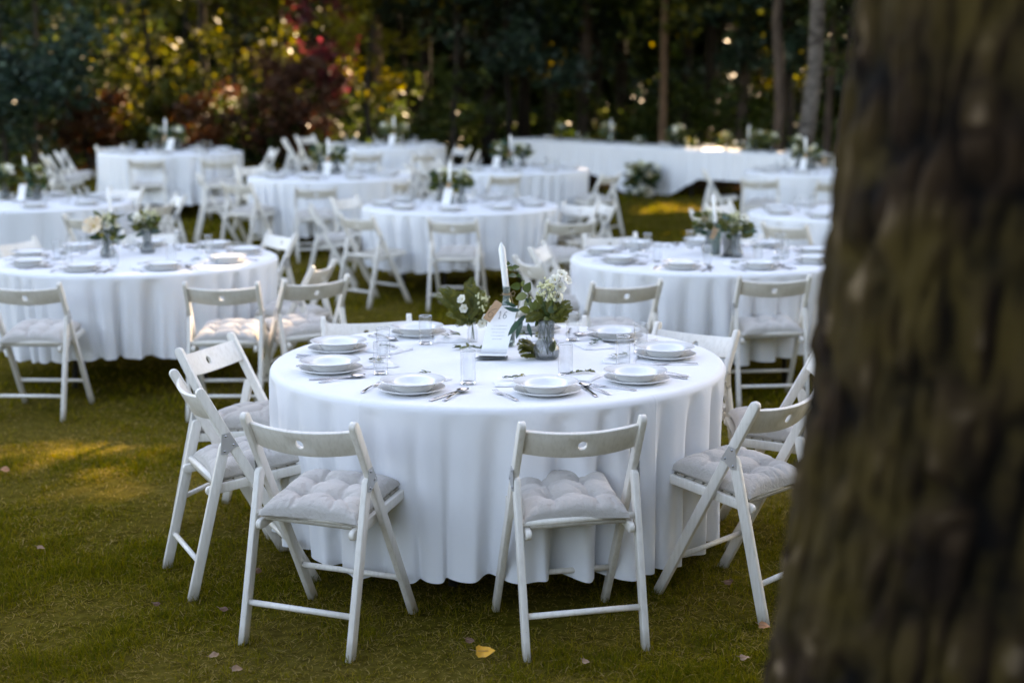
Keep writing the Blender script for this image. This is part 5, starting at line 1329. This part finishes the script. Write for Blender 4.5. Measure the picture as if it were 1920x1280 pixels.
# ------------------------------------------------------------------ long table of the bridal pair
def long_table():
    A = at(955, 257, .75); B = at(1512, 290, .75)
    d = (B - A); d.z = 0; L = d.length; d.normalize(); n = Vector((-d.y, d.x, 0)); depth = .78; mid = (A + B) / 2 + n * depth / 2
    gm = g(mid.y, mid.x); rz = math.atan2(d.y, d.x); slope = (g(B.y, B.x) - g(A.y, A.x)) / L
    t = empty('long_table', (mid.x, mid.y, gm), rz, 'long straight banquet table at the edge of the wood', 'table')
    mb = MB(); mb.box((0, 0, .73), (L / 2 - .01, depth / 2 - .01, .012)); link('tabletop', bev(mb.mesh('long_top', M['table_board']), .004, 2), t)
    for sx in (-.9, -.3, .3, .9):
        for sy in (-1, 1):
            mb = MB(); mb.tube([(sx * L / 2, sy * depth * .38, .72), (sx * L / 2, sy * depth * .40, -.06)], .017, 8); link('leg', mb.mesh('leg', M['table_leg']), t)
    # draped cloth: front hangs in deep swags with two points reaching the grass
    nx, nz = 260, 26; xs = np.linspace(-L / 2, L / 2, nx); rng = np.random.default_rng(3)
    def along(px):
        k = (px - 960) / FPX * 1.03; return (k * A.y - A.x) / (d.x - k * d.y)
    hx = np.array([along(px) for px in (1000, 1112, 1165, 1250, 1302, 1381, 1500)]) - L / 2
    drop = np.interp(xs, hx, [.50, .50, .74, .73, .44, .43, .46])
    fold = .018 * np.sin(xs * 23 + .8 * np.sin(xs * 4)) + .012 * np.sin(xs * 41 + 1)
    rows = []
    for yy in np.linspace(depth / 2 + .002, -depth / 2, 6): rows.append(np.stack([xs, np.full(nx, yy), .749 + .002 * np.sin(xs * 6 + yy * 9)], 1))
    for q in np.linspace(0, 1, nz)[1:]:
        rows.append(np.stack([xs, -depth / 2 - .012 - .035 * q - fold * q ** .7, .745 - drop * q], 1))
    back = []
    for q in np.linspace(1, 0, 8)[:-1]: back.append(np.stack([xs, depth / 2 + .012 + .02 * q + fold * q ** .7, np.full(nx, .745 - .5 * q)], 1))
    rows = back + rows; V = np.concatenate(rows); nr = len(rows)
    i = np.arange(nr - 1)[:, None] * nx + np.arange(nx - 1)[None]; F = np.stack([i, i + nx, i + nx + 1, i + 1], -1).reshape(-1, 4)
    o = link('tablecloth', npmesh('long_cloth', V, F, M['cloth'], True), None, (mid.x, mid.y, gm), (0, 0, rz)); tag(o, 'long white cloth hanging in swags over the long table', 'tablecloth')
    for ob in (o, t):
        ob.rotation_euler = (Matrix.Rotation(rz, 3, 'Z') @ Matrix.Rotation(-math.atan(slope), 3, 'Y')).to_euler()
    mw = Matrix.Translation((mid.x, mid.y, gm)) @ o.rotation_euler.to_matrix().to_4x4()
    def on(px, off=.38): 
        x = along(px); return mw @ Vector((x - L / 2, -depth / 2 + off, .751))
    labs = ['low white posy near the left end of the long table', 'tall cream bouquet behind the left part of the long table', 'loose pale yellow bouquet at the middle of the long table', 'single slim white posy right of the middle bouquet', 'big cream bouquet beside the right candle of the long table', 'dark leaved posy right of the big cream bouquet', 'row of cream roses near the right end of the long table']
    for k, (px, sc, fl) in enumerate([(1018, 1.0, 4), (1105, 1.35, 7), (1228, 1.5, 4), (1318, 1.0, 3), (1372, 1.35, 6), (1400, 1.2, 2), (1446, 1.0, 7)]):
        p = on(px); v = link('vase', VASE, None, p); tag(v, 'glass vase of the ' + labs[k], 'vase', 'glass flower vases'); bouquet(p, labs[k], 70 + k, leaves=18, fronds=1, flowers=fl, buds=2, scale=sc, spread=.11 * sc)
    for k, (px, w_) in enumerate([(1116, 'left'), (1365, 'right')]):
        p = on(px, .30); b = empty('bottle', p, 0, f'glass bottle under the {w_} candle of the long table', 'bottle', 'candle bottles'); link('glass', BOTTLE, b); link('twine', TWINE, b)
        c = empty('candle', p + Vector((0, 0, .196)), 0, f'{w_} white taper candle on the long table', 'candle', 'white taper candles'); link('taper', CANDLE, c); link('wick', WICK, c)
    # low green clusters between the bouquets
    for k, px in enumerate((1065, 1165, 1262, 1345, 1480)):
        p = on(px, .30); w_ = ['leftmost', 'second', 'middle', 'fourth', 'rightmost'][k]
        bouquet(p + Vector((0, 0, -.12)), f'{w_} low green sprig cluster lying along the long table', 120 + k, leaves=9, fronds=2, flowers=2, buds=0, scale=1.0, spread=.14)
    # place settings along it
    for k, px in enumerate((985, 1050, 1150, 1195, 1275, 1340, 1425, 1475)):
        p = on(px, .55); w_ = ['first', 'second', 'third', 'fourth', 'fifth', 'sixth', 'seventh', 'eighth'][k]
        tag(link('plate', PLATE, None, p), f'{w_} white plate from the left on the long table', 'plate', 'white dinner plates'); tag(link('bowl', BOWL, None, p + Vector((0, 0, .0062))), f'{w_} white bowl from the left on the long table', 'bowl', 'white soup bowls')
    # arrangement standing on the grass in front
    p = at(1206, 276, .75); p = p + Vector((0, -.45, 0)); p.x = (1206 - 960) / FPX * p.y; p.z = g(p.y, p.x)
    st = empty('flower_stand', p, rz, 'low white box planter on the grass before the long table', 'planter')
    mb = MB(); mb.box((0, 0, .10), (.13, .09, .10)); link('box', bev(mb.mesh('planter_box', M['paint']), .006, 2), st)
    mb = MB(); mb.box((0, 0, .202), (.12, .08, .004)); link('soil', mb.mesh('planter_soil', BARK['spruce_bark']), st)
    bouquet(p + Vector((0, 0, .06)), 'wild dark green and white arrangement on the grass before the long table', 91, h0=.17, spread=.36, leaves=44, fronds=9, flowers=8, buds=4, scale=2.3)
    bouquet(p + Vector((-.12, -.12, -.10)), 'small flowers spilling at the foot of the white planter', 92, h0=.12, spread=.26, leaves=30, fronds=4, flowers=5, buds=1, scale=1.3)
long_table()

# ------------------------------------------------------------------ fallen leaves
def fallen(px, py, size, mt, label, seed):
    rng = np.random.default_rng(seed); n = 14; V = [(0, 0, .004)]; 
    rings = 3
    for r_ in range(1, rings + 1):
        for k in range(n):
            w = 2 * math.pi * k / n; rr_ = size * .5 * (r_ / rings) * (1 + .35 * max(0, math.cos(w)) ** 6 + (.10 * math.cos(5 * w) if r_ == rings else 0)) * (1.0 if abs(math.sin(w)) < .9 else .92)
            V.append((rr_ * math.cos(w), rr_ * .82 * math.sin(w), .004 + .16 * size * (r_ / rings) ** 2 * math.cos(2 * w + seed) + .04 * size * rng.normal() * (r_ / rings)))
    F = [(0, 1 + k, 1 + (k + 1) % n) for k in range(n)]
    for r_ in range(rings - 1):
        for k in range(n): a = 1 + r_ * n; F.append((a + k, a + n + k, a + n + (k + 1) % n, a + (k + 1) % n))
    p = at(px, py, .032)
    L = empty('fallen_leaf', p, rng.uniform(0, 6), label, 'leaf', 'fallen leaves on the lawn'); L.rotation_euler = (rng.uniform(.35, .8), rng.uniform(-.25, .25), rng.uniform(-.7, .7))
    link('blade', pydata('leaf_blade', V, F, M[mt], True), L); mb = MB(); mb.tube([(size * .3, 0, .006), (-size * .45, 0, .006), (-size * .85, size * .08, .010)], [.0008, .001, .0008], 5); link('stalk', mb.mesh('leaf_stalk', M['leaf_tan']), L)
fallen(907, 1221, .052, 'leaf_yellow', 'bright yellow fallen leaf near the bottom centre', 1)
fallen(1432, 1173, .034, 'leaf_orange', 'orange fallen leaf at the right chair foot', 2)
fallen(443, 1254, .030, 'leaf_tan', 'pale tan fallen leaf at the bottom left', 3)
fallen(400, 1229, .028, 'leaf_tan', 'curled tan fallen leaf left of the front chair foot', 4)
fallen(418, 1142, .026, 'leaf_brown', 'reddish brown leaf behind the front left chair leg', 5)
fallen(1366, 1091, .030, 'leaf_brown', 'brown fallen leaf between the legs of the right chair', 6)
fallen(1098, 1240, .022, 'leaf_tan', 'small tan leaf between the front chair legs', 7)
fallen(1395, 1233, .028, 'leaf_tan', 'dull tan leaf right of the front chair', 8)
fallen(76, 1027, .028, 'leaf_tan', 'withered tan leaf on the left lawn', 9)
fallen(8, 880, .040, 'leaf_orange', 'orange leaf at the left edge of the lawn', 10)
fallen(480, 1070, .030, 'leaf_brown', 'dark brown leaf under the front left chair', 11)
fallen(292, 1132, .022, 'leaf_brown', 'dark leaf before the left chair feet', 12)
fallen(880, 1200, .026, 'leaf_brown', 'dark brown leaf beside the bright yellow leaf', 13)
